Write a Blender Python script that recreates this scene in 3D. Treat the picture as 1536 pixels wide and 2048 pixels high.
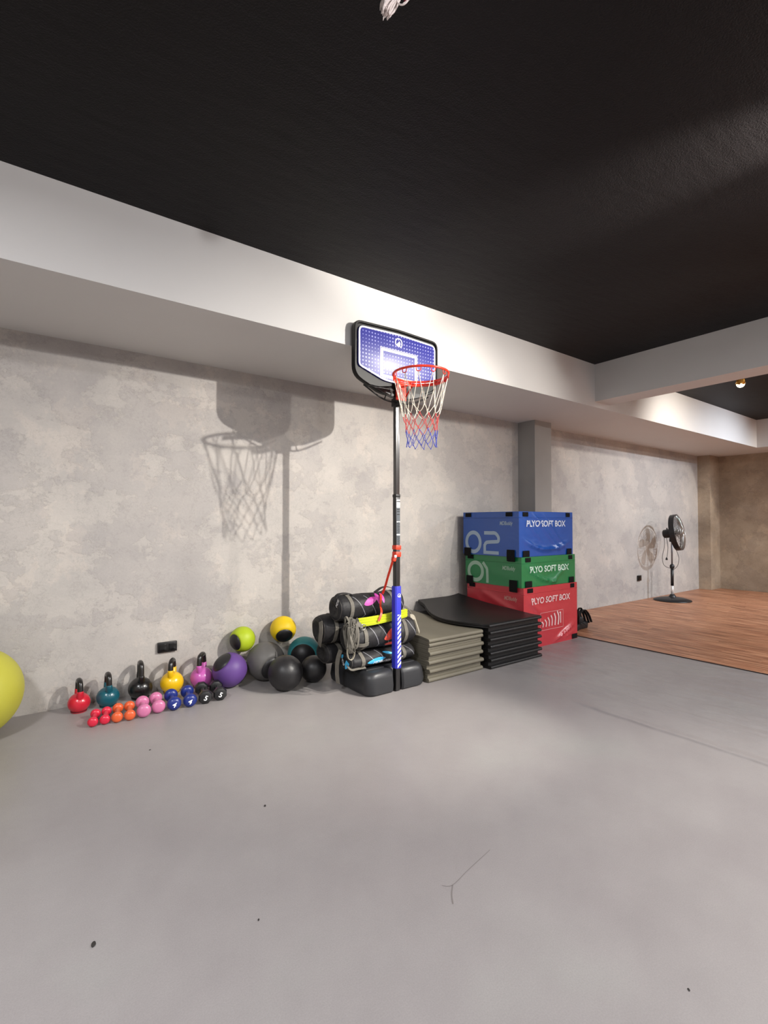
import bpy, bmesh, math, random
from mathutils import Vector, Matrix, noise
R_ = math.radians
random.seed(7)
SC = bpy.context.scene
for _o in list(bpy.data.objects): bpy.data.objects.remove(_o)
COL = SC.collection

# ------------------------------------------------------------------ camera
cam_d = bpy.data.cameras.new('camera')
cam_d.sensor_fit = 'HORIZONTAL'; cam_d.sensor_width = 36.0; cam_d.lens = 36.0 * 986 / 1536
cam_d.clip_start = 0.05
cam = bpy.data.objects.new('camera', cam_d); COL.objects.link(cam)
cam.location = (0, 0, 1.24)
cam.rotation_euler = (R_(90) + math.atan(21 / 986), 0, -R_(36.3))
SC.camera = cam
# ------------------------------------------------------------------ world, exposure
wd = bpy.data.worlds.new('world'); SC.world = wd; wd.use_nodes = True
wd.node_tree.nodes['Background'].inputs[0].default_value = (0.8, 0.85, 1, 1)
wd.node_tree.nodes['Background'].inputs[1].default_value = 0.05
SC.view_settings.view_transform = 'Standard'; SC.view_settings.look = 'None'
SC.view_settings.gamma = 1.0; SC.view_settings.use_curve_mapping = False
SC.view_settings.exposure = 0.6
# ------------------------------------------------------------------ lamps: ceiling track spots and added fill
WARM = (1.0, 0.94, 0.85); NEUT = (0.98, 0.98, 1.0); COOL = (0.80, 0.89, 1.0)
def spot(loc, aim, watt, col, deg, rad=0.03, blend=0.7):
    d = bpy.data.lights.new('spot_lamp', 'SPOT'); d.energy = watt; d.color = col
    d.spot_size = R_(deg); d.spot_blend = blend; d.shadow_soft_size = rad
    o = bpy.data.objects.new('spot_lamp', d); COL.objects.link(o); o.location = loc
    o.rotation_euler = (Vector(aim) - Vector(loc)).to_track_quat('-Z', 'Y').to_euler(); return o
def area(loc, watt, col, size, aim=None):
    d = bpy.data.lights.new('fill_lamp', 'AREA'); d.energy = watt; d.color = col; d.shape = 'DISK'; d.size = size
    o = bpy.data.objects.new('fill_lamp', d); COL.objects.link(o); o.location = loc
    if aim is not None: o.rotation_euler = (Vector(aim) - Vector(loc)).to_track_quat('-Z', 'Y').to_euler()
    return o
SPOTS = [  # location, aim, watt, colour, cone, radius
    ((3.35, 0.0, 2.80), (1.85, 3.95, 1.22), 400, WARM, 63, 0.020, 1.0),
    ((4.20, 0.50, 2.78), (2.9, 3.9, 1.5), 110, WARM, 70, 0.03, 1.0),
    ((6.40, 1.80, 2.72), (7.2, 3.95, 1.5), 70, WARM, 110, 0.03, 1.0),
    ((8.80, 0.60, 2.80), (8.2, 3.9, 0.7), 240, COOL, 90, 0.02, 0.9),
    ((9.6, 1.2, 2.80), (10.6, 2.6, 1.0), 80, WARM, 120, 0.03, 0.8),
    ((0.95, -0.2, 2.80), (0.1, 2.9, 2.6), 45, NEUT, 110, 0.03, 1.0),
    ((3.35, 0.0, 2.78), (1.2, 3.95, 0.8), 85, NEUT, 125, 0.020, 1.0),  # wide fill added at the hoop spot's place, no fixture of its own
    ((3.55, 0.60, 2.78), (1.80, 2.50, 0.0), 330, WARM, 36, 0.03, 1.0),
    ((3.70, -0.25, 2.80), (2.55, 0.50, 0.0), 150, WARM, 58, 0.03, 1.0),  # unseen spot added to brighten the floor at the right
    ((2.84, -0.20, 2.70), (2.60, 0.80, 2.94), 330, WARM, 31, 0.05, 1.0),
]
for s in SPOTS: spot(*s)
FILL_PANELS = [((-1.2, 0.9, 2.86), 72, NEUT), ((1.2, -2.2, 2.86), 60, NEUT), ((4.0, -1.8, 2.86), 100, NEUT),
          ((-1.4, -2.2, 2.86), 40, NEUT), ((7.4, -1.6, 2.86), 190, NEUT)]
for l, w, c in FILL_PANELS: area(l, w, c, 0.5)  # unseen area lamps added to lift the overall room light
def bulb(loc, watt, col, rad=0.03):
    d = bpy.data.lights.new('bare_bulb', 'POINT'); d.energy = watt; d.color = col; d.shadow_soft_size = rad
    o = bpy.data.objects.new('bare_bulb', d); COL.objects.link(o); o.location = loc
BULBS = []   # bare bulb hanging just under the ceiling: it grazes the black paint and the beam top
for b in BULBS: bulb(*b)

# ------------------------------------------------------------------ materials
def lin(c):
    return tuple(((v/255)/12.92 if v/255 <= 0.04045 else ((v/255+0.055)/1.055)**2.4) for v in c) + (1.0,)
MATS = {}
def mat(name, rgb, rough=0.6, metal=0.0, coat=0.0, spec=0.5, bump=None, vary=None, sheen=0.0, emit=None):
    """bump=(scale, strength, distance), vary=(scale, amount)"""
    if name in MATS: return MATS[name]
    m = bpy.data.materials.new(name); m.use_nodes = True; nt = m.node_tree
    b = nt.nodes['Principled BSDF']; c = lin(rgb)
    b.inputs['Base Color'].default_value = c; b.inputs['Roughness'].default_value = rough
    b.inputs['Metallic'].default_value = metal; b.inputs['Coat Weight'].default_value = coat
    b.inputs['Coat Roughness'].default_value = 0.15
    b.inputs['Specular IOR Level'].default_value = spec
    if sheen: b.inputs['Sheen Weight'].default_value = sheen
    if emit:
        b.inputs['Emission Color'].default_value = lin(emit[0]); b.inputs['Emission Strength'].default_value = emit[1]
    if bump or vary: tc = nt.nodes.new('ShaderNodeTexCoord')
    if vary:
        n = nt.nodes.new('ShaderNodeTexNoise'); n.inputs['Scale'].default_value = vary[0]; n.inputs['Detail'].default_value = 5
        nt.links.new(tc.outputs['Object'], n.inputs['Vector'])
        mp = nt.nodes.new('ShaderNodeMapRange'); mp.inputs[1].default_value = 0.3; mp.inputs[2].default_value = 0.7
        mp.inputs[3].default_value = 1 - vary[1]; mp.inputs[4].default_value = 1 + vary[1]
        nt.links.new(n.outputs['Fac'], mp.inputs[0])
        mx = nt.nodes.new('ShaderNodeVectorMath'); mx.operation = 'SCALE'; mx.inputs[0].default_value = c[:3]
        nt.links.new(mp.outputs[0], mx.inputs['Scale']); nt.links.new(mx.outputs[0], b.inputs['Base Color'])
    if bump:
        n = nt.nodes.new('ShaderNodeTexNoise'); n.inputs['Scale'].default_value = bump[0]; n.inputs['Detail'].default_value = 4
        nt.links.new(tc.outputs['Object'], n.inputs['Vector'])
        bp = nt.nodes.new('ShaderNodeBump'); bp.inputs['Strength'].default_value = bump[1]; bp.inputs['Distance'].default_value = bump[2]
        nt.links.new(n.outputs['Fac'], bp.inputs['Height']); nt.links.new(bp.outputs[0], b.inputs['Normal'])
    MATS[name] = m; return m

class NT:
    """tiny helper for longer node trees"""
    def __init__(s, name):
        s.m = bpy.data.materials.new(name); s.m.use_nodes = True; s.t = s.m.node_tree; s.b = s.t.nodes['Principled BSDF']
        s.tc = s.t.nodes.new('ShaderNodeTexCoord')
    def n(s, kind, **kw):
        x = s.t.nodes.new('ShaderNode' + kind)
        for k, v in kw.items(): setattr(x, k, v)
        return x
    def put(s, inp, v):
        if hasattr(v, 'is_output') or isinstance(v, bpy.types.NodeSocket): s.t.links.new(v, inp)
        else: inp.default_value = v
    def math(s, op, a, b=0.0, c=None):
        x = s.n('Math', operation=op); s.put(x.inputs[0], a); s.put(x.inputs[1], b)
        if c is not None: s.put(x.inputs[2], c)
        return x.outputs[0]
    def noise(s, vec, scale, detail=4, rough=0.5):
        x = s.n('TexNoise'); s.put(x.inputs['Vector'], vec); x.inputs['Scale'].default_value = scale
        x.inputs['Detail'].default_value = detail; x.inputs['Roughness'].default_value = rough; return x.outputs['Fac']
    def mapr(s, v, a, b, c, d, smooth=False):
        x = s.n('MapRange'); s.put(x.inputs[0], v)
        if smooth: x.interpolation_type = 'SMOOTHSTEP'
        for i, q in enumerate((a, b, c, d)): x.inputs[i+1].default_value = q
        return x.outputs[0]
    def ramp(s, v, stops):
        x = s.n('ValToRGB'); s.put(x.inputs[0], v); e = x.color_ramp.elements
        while len(e) < len(stops): e.new(0.5)
        for i, (p, c) in enumerate(stops): e[i].position = p; e[i].color = lin(c)
        return x.outputs[0]
    def mix(s, f, a, b, mode='MIX'):
        x = s.n('Mix', data_type='RGBA', blend_type=mode); s.put(x.inputs[0], f); s.put(x.inputs[6], a); s.put(x.inputs[7], b); return x.outputs[2]
    def mapping(s, vec, scale=(1, 1, 1), loc=(0, 0, 0)):
        x = s.n('Mapping'); s.put(x.inputs[0], vec); x.inputs['Scale'].default_value = scale; x.inputs['Location'].default_value = loc; return x.outputs[0]
    def bump(s, h, strength, dist, normal=None):
        x = s.n('Bump'); s.put(x.inputs['Height'], h); x.inputs['Strength'].default_value = strength; x.inputs['Distance'].default_value = dist
        if normal is not None: s.t.links.new(normal, x.inputs['Normal'])
        return x.outputs[0]

def concrete(name, c0, c1, c2, con=1.0):
    k = NT(name); g = k.n('NewGeometry'); P = g.outputs['Position']
    big = k.noise(k.mapping(P, (1, 1, 1.2)), 0.9, 9, 0.62)
    col = k.ramp(big, [(0.34, c0), (0.5, c1), (0.66, c2)])
    # trowelled skim patches: crisp-edged islands a little lighter or darker, cooler or warmer than the ground
    pn = k.noise(k.mapping(P, (1, 1, 1.25), (3, 1, 7)), 2.1, 12, 0.68)
    pa = k.mapr(pn, 0.50, 0.53, 0, 1, True); pb = k.mapr(k.noise(k.mapping(P, (1, 1, 0.8), (9, 4, 2)), 3.3, 12, 0.7), 0.55, 0.58, 0, 1, True)
    col = k.mix(k.math('MULTIPLY', pa, 0.75*con), col, k.mix(1.0, col, (0.90, 0.90, 0.915, 1), 'MULTIPLY'))
    col = k.mix(k.math('MULTIPLY', pb, 0.65*con), col, k.mix(1.0, col, (1.09, 1.07, 1.05, 1), 'MULTIPLY'))
    edge = k.math('ABSOLUTE', k.math('SUBTRACT', k.noise(P, 2.6, 12, 0.74), 0.5))
    vein = k.mapr(edge, 0.0, 0.010, 1-0.11*con, 1.0, True)
    pit = k.mapr(k.noise(P, 38, 4, 0.75), 0.30, 0.42, 0.90, 1.0, True)
    fine = k.mapr(k.noise(P, 60, 6, 0.75), 0.3, 0.7, 0.955, 1.045)
    v2 = k.n('VectorMath', operation='SCALE'); k.t.links.new(col, v2.inputs[0]); k.t.links.new(k.math('MULTIPLY', k.math('MULTIPLY', vein, fine), pit), v2.inputs['Scale'])
    k.t.links.new(v2.outputs[0], k.b.inputs['Base Color'])
    k.b.inputs['Roughness'].default_value = 0.62; k.b.inputs['Specular IOR Level'].default_value = 0.3
    h = k.math('ADD', k.math('ADD', k.math('MULTIPLY', pa, 0.25), k.math('MULTIPLY', pn, 1.0)), k.math('MULTIPLY', k.noise(P, 30, 6, 0.7), 0.30))
    k.t.links.new(k.bump(h, 0.45, 0.012), k.b.inputs['Normal'])
    return k.m
M_CONC = concrete('skimmed_concrete', (162, 158, 155), (177, 172, 167), (189, 183, 176), 1.35)
M_CONC2 = concrete('rough_concrete', (140, 124, 106), (162, 146, 127), (182, 166, 146), 1.8)
M_PAINT = mat('white_wall_paint', (205, 203, 201), 0.55, spec=0.3, bump=(60, 0.05, 0.004), vary=(1.5, 0.02))
M_GREYP = mat('grey_column_paint', (150, 148, 144), 0.6, bump=(50, 0.08, 0.004), vary=(2.5, 0.06))

def ceiling_mat():
    k = NT('black_ceiling_paint'); P = k.n('NewGeometry').outputs['Position']
    k.b.inputs['Base Color'].default_value = lin((27, 25, 26)); k.b.inputs['Roughness'].default_value = 0.5
    k.b.inputs['Specular IOR Level'].default_value = 0.12
    h = k.math('ADD', k.noise(P, 160, 3), k.math('MULTIPLY', k.noise(k.mapping(P, (1, 3, 1)), 5, 4), 1.5))
    k.t.links.new(k.bump(h, 0.5, 0.006), k.b.inputs['Normal']); return k.m
M_CEIL = ceiling_mat()

def floor_mat():
    k = NT('grey_vinyl_sheet'); P = k.n('NewGeometry').outputs['Position']
    sp = k.n('SeparateXYZ'); k.t.links.new(P, sp.inputs[0]); x, y = sp.outputs[0], sp.outputs[1]
    big = k.noise(P, 0.9, 5, 0.6)
    col = k.ramp(big, [(0.3, (139, 133, 133)), (0.55, (147, 142, 141)), (0.75, (150, 148, 145))])
    sm = k.noise(P, 7, 8, 0.7); s1 = k.mapr(sm, 0.3, 0.7, 0.96, 1.03)
    gr = k.noise(P, 220, 2, 0.5); s2 = k.mapr(gr, 0.3, 0.7, 0.95, 1.05)
    v = k.n('VectorMath', operation='SCALE'); k.t.links.new(col, v.inputs[0]); k.t.links.new(k.math('MULTIPLY', s1, s2), v.inputs['Scale'])
    k.t.links.new(v.outputs[0], k.b.inputs['Base Color'])
    k.t.links.new(k.mapr(big, 0.3, 0.7, 0.36, 0.46), k.b.inputs['Roughness'])
    k.b.inputs['Specular IOR Level'].default_value = 0.5
    # sheet seam running towards the wall at x = 3.1, and soft ripples in the sheet beyond it
    wob = k.math('MULTIPLY', k.math('SUBTRACT', k.noise(k.mapping(P, (0.2, 2.2, 1)), 1.0, 3), 0.5), 0.10)
    dx = k.math('SUBTRACT', k.math('SUBTRACT', x, 3.10), wob)
    step = k.mapr(dx, -0.05, 0.02, 0, 1, True)
    ridge = k.math('MULTIPLY', k.mapr(dx, -0.03, 0.012, 0, 1, True), k.mapr(dx, 0.012, 0.09, 1, 0, True))
    msk = k.mapr(y, 1.7, 2.05, 1, 0, True)
    rip = k.noise(k.mapping(P, (3.2, 1.1, 1)), 2.0, 3)
    rmask = k.math('MULTIPLY', k.mapr(x, 3.1, 3.5, 0, 1, True), 1.0)
    h = k.math('ADD', k.math('MULTIPLY', k.math('ADD', k.math('MULTIPLY', step, 0.5), k.math('MULTIPLY', ridge, 0.5)), msk), k.math('MULTIPLY', k.math('MULTIPLY', rip, rmask), 1.6))
    b1 = k.bump(h, 1.0, 0.020)
    b2 = k.bump(k.math('ADD', gr, k.math('MULTIPLY', sm, 0.8)), 0.12, 0.004, b1)
    k.t.links.new(b2, k.b.inputs['Normal']); return k.m
M_FLOOR = floor_mat()

def plank_mat():
    k = NT('reddish_wood_plank'); P = k.n('NewGeometry').outputs['Position']; oi = k.n('ObjectInfo')
    add = k.n('VectorMath', operation='ADD'); k.t.links.new(P, add.inputs[0])
    cx = k.n('CombineXYZ'); k.t.links.new(k.math('MULTIPLY', oi.outputs['Random'], 37.0), cx.inputs[1]); k.t.links.new(cx.outputs[0], add.inputs[1])
    g = k.noise(k.mapping(add.outputs[0], (22, 1.3, 1)), 1.6, 7, 0.65)
    col = k.ramp(g, [(0.34, (108, 66, 46)), (0.46, (156, 104, 76)), (0.56, (184, 132, 100)), (0.68, (214, 166, 132))])
    v = k.n('VectorMath', operation='SCALE'); k.t.links.new(col, v.inputs[0]); k.t.links.new(k.mapr(oi.outputs['Random'], 0, 1, 0.86, 1.08), v.inputs['Scale'])
    k.t.links.new(v.outputs[0], k.b.inputs['Base Color']); k.b.inputs['Roughness'].default_value = 0.42
    k.t.links.new(k.bump(g, 0.15, 0.003), k.b.inputs['Normal']); return k.m
M_PLANK = plank_mat()

# ------------------------------------------------------------------ mesh helpers
def link(name, me, m=None, parent=None, smooth=False, mats=None):
    o = bpy.data.objects.new(name, me); COL.objects.link(o)
    for q in (mats or ([m] if m else [])): me.materials.append(q)
    if smooth:
        me.polygons.foreach_set('use_smooth', [True]*len(me.polygons))
    if parent: o.parent = parent
    return o
def from_bm(name, bm, m=None, parent=None, smooth=False, angle=None, mats=None):
    me = bpy.data.meshes.new(name); bmesh.ops.recalc_face_normals(bm, faces=bm.faces[:]); 
    if angle is not None:
        for e in bm.edges:
            e.smooth = not (len(e.link_faces) == 2 and e.calc_face_angle(0) > R_(angle))
        smooth = True
    bm.to_mesh(me); bm.free()
    return link(name, me, m, parent, smooth, mats)
def tag(o, label, cat=None, group=None, kind=None):
    if label: o['label'] = label
    if cat: o['category'] = cat
    if group: o['group'] = group
    if kind: o['kind'] = kind
    return o
def empty(name, loc, label, cat, group=None, rz=0.0):
    o = bpy.data.objects.new(name, None); COL.objects.link(o); o.location = loc; o.rotation_euler = (0, 0, rz); o.empty_display_size = 0.1
    return tag(o, label, cat, group)
def box(bm, c, s, rot=None, bevel=0.0, seg=2):
    r = bmesh.ops.create_cube(bm, size=1.0); vs = r['verts']
    mtx = Matrix.Translation(Vector(c)) @ (rot.to_4x4() if rot else Matrix.Identity(4)) @ Matrix.Diagonal((s[0], s[1], s[2], 1))
    bmesh.ops.transform(bm, matrix=mtx, verts=vs)
    if bevel:
        es = list({e for v in vs for e in v.link_edges})
        bmesh.ops.bevel(bm, geom=es, offset=bevel, segments=seg, profile=0.5, affect='EDGES')
def boxo(name, lo, hi, m, parent=None, bevel=0.0, seg=2):
    bm = bmesh.new(); box(bm, [(a+b)/2 for a, b in zip(lo, hi)], [b-a for a, b in zip(lo, hi)], None, bevel, seg)
    return from_bm(name, bm, m, parent, angle=35 if bevel else None)
def frame_along(pts, closed=False):
    n = len(pts); T = []
    for i in range(n):
        a = pts[(i-1) % n] if (closed or i > 0) else pts[i]; b = pts[(i+1) % n] if (closed or i < n-1) else pts[i]
        t = (b-a); T.append(t.normalized() if t.length > 1e-9 else Vector((0, 0, 1)))
    up = Vector((0, 0, 1)) if abs(T[0].z) < 0.9 else Vector((1, 0, 0))
    N = [(up - T[0]*up.dot(T[0])).normalized()]
    for i in range(1, n):
        v = N[-1] - T[i]*N[-1].dot(T[i]); N.append(v.normalized() if v.length > 1e-6 else N[-1])
    return T, N
def sweep(bm, pts, prof, closed=False, normals=None, scale=None, caps=True):
    """prof: list of (n, b) offsets swept along pts"""
    pts = [Vector(p) for p in pts]; T, N = frame_along(pts, closed)
    if normals is not None:
        N = []
        for t, q in zip(T, normals):
            q = Vector(q); v = q - t*q.dot(t); N.append(v.normalized())
    rings = []
    for i, p in enumerate(pts):
        B = T[i].cross(N[i]); s = scale[i] if scale else 1.0
        rings.append([bm.verts.new(p + N[i]*a*s + B*b*s) for a, b in prof])
    k = len(prof); n = len(pts)
    for i in range(n if closed else n-1):
        r0, r1 = rings[i], rings[(i+1) % n]
        for j in range(k):
            bm.faces.new((r0[j], r0[(j+1) % k], r1[(j+1) % k], r1[j]))
    if not closed and caps and k > 2:
        bm.faces.new(rings[0][::-1]); bm.faces.new(rings[-1])
def circ(r, n=8): return [(r*math.cos(2*math.pi*i/n), r*math.sin(2*math.pi*i/n)) for i in range(n)]
def tube(bm, pts, r, n=8, closed=False, scale=None): sweep(bm, pts, circ(r, n), closed, None, scale)
def ribbon(bm, pts, w, t, normals=None, closed=False):
    """flat webbing: width w across, thickness t along the normal"""
    sweep(bm, pts, [(-t/2, -w/2), (t/2, -w/2), (t/2, w/2), (-t/2, w/2)], closed, normals)
def lathe(bm, prof, n=32, mtx=None, cap=True):
    rings = []
    for r, z in prof:
        if r < 1e-6: rings.append([bm.verts.new((0, 0, z))])
        else: rings.append([bm.verts.new((r*math.cos(2*math.pi*i/n), r*math.sin(2*math.pi*i/n), z)) for i in range(n)])
    for a, b in zip(rings, rings[1:]):
        for i in range(n):
            j = (i+1) % n
            if len(a) == 1 and len(b) == 1: continue
            if len(a) == 1: bm.faces.new((a[0], b[i], b[j]))
            elif len(b) == 1: bm.faces.new((a[i], a[j], b[0]))
            else: bm.faces.new((a[i], a[j], b[j], b[i]))
    if cap:
        for rr in (rings[0], rings[-1]):
            if len(rr) > 1: bm.faces.new(rr)
    if mtx is not None: bmesh.ops.transform(bm, matrix=mtx, verts=[v for r in rings for v in r])
def align(axis, loc=(0, 0, 0)):
    return Matrix.Translation(Vector(loc)) @ Vector(axis).normalized().to_track_quat('Z', 'Y').to_matrix().to_4x4()
def smoothpts(pts, sub=6, closed=False):
    pts = [Vector(p) for p in pts]; n = len(pts); out = []
    for i in range(n if closed else n-1):
        if closed: p0, p1, p2, p3 = pts[i-1], pts[i], pts[(i+1) % n], pts[(i+2) % n]
        else: p0, p1, p2, p3 = pts[max(i-1, 0)], pts[i], pts[i+1], pts[min(i+2, n-1)]
        for k in range(sub):
            t = k/sub
            out.append(0.5*((2*p1)+(-p0+p2)*t+(2*p0-5*p1+4*p2-p3)*t*t+(-p0+3*p1-3*p2+p3)*t**3))
    if not closed: out.append(pts[-1])
    return out
def text_tris(s, size, shear=0.0, bold=0.0):
    """flat triangles (list of 3 xy points) of a text, origin at its centre left baseline"""
    cu = bpy.data.curves.new('t', 'FONT'); cu.body = s; cu.size = size; cu.shear = shear; cu.offset = bold; cu.resolution_u = 4
    o = bpy.data.objects.new('t', cu); COL.objects.link(o)
    dg = bpy.context.evaluated_depsgraph_get(); me = bpy.data.meshes.new_from_object(o.evaluated_get(dg))
    bm = bmesh.new(); bm.from_mesh(me); bmesh.ops.triangulate(bm, faces=bm.faces[:])
    xs_ = [v.co.x for v in bm.verts]; ys_ = [v.co.y for v in bm.verts]; st_ = size*0.16
    for axis, lo, hi in ((0, min(xs_), max(xs_)), (1, min(ys_), max(ys_))):
        q = lo + st_
        while q < hi:
            co = [0, 0, 0]; co[axis] = q; no = [0, 0, 0]; no[axis] = 1
            bmesh.ops.bisect_plane(bm, geom=bm.verts[:]+bm.edges[:]+bm.faces[:], dist=1e-6, plane_co=co, plane_no=no); q += st_
    tr = [[(v.co.x, v.co.y) for v in f.verts] for f in bm.faces]; w = max([p[0] for t in tr for p in t] + [0])
    bm.free(); bpy.data.objects.remove(o); bpy.data.meshes.remove(me); bpy.data.curves.remove(cu)
    return tr, w
def stroke_tris(pts, w, sub=6, closed=False, smooth=True):
    P = smoothpts([(p[0], p[1], 0) for p in pts], sub, closed) if smooth else [Vector((p[0], p[1], 0)) for p in pts]
    n = len(P); L, Rr = [], []
    for i in range(n):
        a = P[(i-1) % n] if (closed or i) else P[i]; b = P[(i+1) % n] if (closed or i < n-1) else P[i]
        t = (b-a).normalized(); nn = Vector((-t.y, t.x, 0)); L.append(P[i]+nn*w/2); Rr.append(P[i]-nn*w/2)
    tr = []
    for i in range(n if closed else n-1):
        j = (i+1) % n
        tr.append([(L[i].x, L[i].y), (Rr[i].x, Rr[i].y), (Rr[j].x, Rr[j].y), (L[j].x, L[j].y)])
    return tr
def flat_print(name, polys, mapf, m, parent=None):
    bm = bmesh.new()
    for t in polys:
        try: bm.faces.new([bm.verts.new(mapf(x, y)) for x, y in t])
        except ValueError: pass
    bmesh.ops.remove_doubles(bm, verts=bm.verts[:], dist=1e-5)
    me = bpy.data.meshes.new(name); bm.to_mesh(me); bm.free()
    return link(name, me, m, parent)
def copy_tree(root, loc=None, rz=None):
    r = root.copy(); COL.objects.link(r)
    for ch in list(root.children):
        c = ch.copy(); COL.objects.link(c); c.parent = r
        for g in list(ch.children):
            d = g.copy(); COL.objects.link(d); d.parent = c
    if loc is not None: r.location = loc
    if rz is not None: r.rotation_euler = (0, 0, rz)
    return r
def S(o): o['kind'] = 'structure'; return o

# ------------------------------------------------------------------ the room
XL, XR, YB, YF, ZC, ZB = -3.2, 10.6, 3.95, -4.6, 2.94, 2.48
S(boxo('floor', (XL-.1, YF-.1, -0.12), (XR+.1, YB+.1, 0), M_FLOOR))
S(boxo('ceiling', (XL-.1, YF-.1, ZC), (XR+.1, YB+.1, ZC+.12), M_CEIL))
S(boxo('wall_back', (XL-.1, YB, 0), (XR+.1, YB+.12, ZC), M_CONC))
S(boxo('wall_right', (XR, YF-.1, 0), (XR+.12, YB+.12, ZC), M_CONC2))
S(boxo('wall_left', (XL-.12, YF-.1, 0), (XL, YB+.12, ZC), M_CONC))
S(boxo('wall_front', (XL-.1, YF-.12, 0), (XR+.1, YF, ZC), M_CONC))
S(boxo('wall_beam', (XL, 2.906, ZB), (XR, YB, ZC), M_PAINT))
S(boxo('cross_beam', (4.95, YF, 2.54), (5.24, 2.906, ZC), M_PAINT))
S(boxo('end_beam', (9.80, YF, ZB), (XR, 2.906, ZC), M_PAINT))
S(boxo('wall_column', (4.975, 3.70, 0), (5.30, YB, ZB), M_GREYP))
S(boxo('wall_column', (10.18, 3.745, 0), (10.62, YB, ZB), M_CONC2))
# wood floor of planks beyond the vinyl
wood = S(boxo('wood_floor', (4.905, YF, 0.0), (XR, YB, 0.004), mat('plank_gap_filler', (52, 34, 26), 0.8)))
pm = bpy.data.meshes.new('plank'); bm = bmesh.new(); box(bm, (0, 0, 0), (0.1165, 1.247, 0.006), None, 0.0012, 1); bm.to_mesh(pm); bm.free(); pm.materials.append(M_PLANK)
row = 0; x = 4.905 + 0.06
rest = bmesh.new()
while x < XR - 0.05:
    off = [0.0, 0.55, 0.2, 0.8, 0.4][row % 5]
    y = YB - 0.625 + off*0.0
    segs = []; top = YB
    first = 1.25*(0.35 + off*0.7) if off else 1.25
    segs.append((top-first, top)); yy = top-first
    while yy > YF + 0.1: segs.append((max(yy-1.25, YF), yy)); yy -= 1.25
    for a, b in segs:
        if b-a < 0.05: continue
        if b > 0.4:
            o = bpy.data.objects.new('plank', pm); COL.objects.link(o); o.parent = wood
            o.location = (x, (a+b)/2, 0.0045 + random.uniform(0, 0.0004)); o.scale = (1, (b-a)/1.25, 1)
        else: box(rest, (x, (a+b)/2, 0.0045), (0.1165, b-a-0.003, 0.006))
    x += 0.1185; row += 1
o = from_bm('far_planks', rest, M_PLANK, wood); o['kind'] = 'stuff'
S(boxo('trim_1', (4.899, YF, 0.0), (4.906, YB, 0.0078), mat('dark_edge_strip', (48, 36, 32), 0.5)))
# scuffs and scratches on the vinyl
fl_o = bpy.data.objects['floor']
M_SCUFF = mat('scuff', (118, 112, 110), 0.6)
def scuff(name, pts, w):
    flat_print(name, stroke_tris(pts, w, 8), lambda a, b: (a, b, 0.0006), M_SCUFF, fl_o)
scuff('scuff_mark', [(1.145, 1.18), (1.170, 1.212), (1.203, 1.242)], 0.0045)
scuff('scuff_mark', [(1.172, 1.262), (1.203, 1.242), (1.30, 1.262), (1.445, 1.289)], 0.0022)

# ------------------------------------------------------------------ wall sockets
def socket(name, x, z, w, h, n, label):
    r = empty(name, (x, YB, z), label, 'outlet')
    bm = bmesh.new(); box(bm, (0, -0.012, 0), (w, 0.024, h), None, 0.004); from_bm('plate', bm, mat('black_plastic', (16, 15, 16), 0.35), r, angle=30)
    for i in range(n):
        cx = (i-(n-1)/2)*w/n
        bm = bmesh.new(); box(bm, (cx, -0.026, 0), (w/n*0.72, 0.006, h*0.66), None, 0.002); 
        from_bm('socket_insert', bm, mat('black_plastic_gloss', (10, 10, 11), 0.2), r, angle=30)
    return r
socket('wall_socket', 0.886, 0.314, 0.135, 0.074, 2, 'black double power socket low on the wall above the kettlebells')
socket('wall_socket', 7.937, 0.355, 0.105, 0.085, 1, 'small black power socket low on the wall beside the pedestal fan')

# ------------------------------------------------------------------ basketball hoop
HX, PY = 2.245, 2.90
hoop = empty('basketball_hoop', (HX, PY, 0), 'portable basketball hoop with blue dotted backboard and blue padded pole on black base', 'basketball hoop')
def H(x, y, z): return (x-HX, y-PY, z)
M_BLK = mat('black_base_plastic', (40, 41, 44), 0.42, bump=(180, 0.12, 0.002))
M_POLE = mat('black_pole_enamel', (24, 23, 24), 0.34, spec=0.6)
M_FRM = mat('black_board_plastic', (11, 10, 10), 0.5, spec=0.35)
M_RED = mat('red_rim_enamel', (226, 52, 30), 0.32, coat=0.3)
M_WHITE = mat('white_print', (240, 240, 242), 0.35)
# base: rounded tank with a slot at the front
def base_outline(ins):
    x0, x1, y0, y1 = 1.97+ins, 2.525-ins, 2.872+ins, 3.45-ins; r = 0.075; sl0, sl1, sd = 2.206, 2.284, 2.95
    pts = []
    def arc(cx, cy, a0, rr=r, n=7):
        for i in range(n+1):
            a = R_(a0 + 90*i/n); pts.append((cx+rr*math.cos(a), cy+rr*math.sin(a)))
    arc(x0+r, y0+r, 180)
    pts += [(sl0-.012, y0), (sl0, y0+.012), (sl0, sd+ins), (sl1, sd+ins), (sl1, y0+.012), (sl1+.012, y0)]
    arc(x1-r, y0+r, 270); arc(x1-r, y1-r, 0); arc(x0+r, y1-r, 90)
    return pts
bm = bmesh.new(); rings = []
for ins, z in ((0.02, 0.0), (0.006, 0.012), (0.0, 0.05), (0.008, 0.12), (0.014, 0.142), (0.026, 0.158), (0.045, 0.166)):
    rings.append([bm.verts.new(H(a, b, z)) for a, b in base_outline(ins)])
for a, b in zip(rings, rings[1:]):
    n = len(a)
    for i in range(n): bm.faces.new((a[i], a[(i+1) % n], b[(i+1) % n], b[i]))
bmesh.ops.triangle_fill(bm, edges=[e for e in bm.edges if all(v in rings[-1] for v in e.verts)], use_beauty=True)
bmesh.ops.triangle_fill(bm, edges=[e for e in bm.edges if all(v in rings[0] for v in e.verts)], use_beauty=True)
base = from_bm('base', bm, M_BLK, hoop, angle=40)
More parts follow.
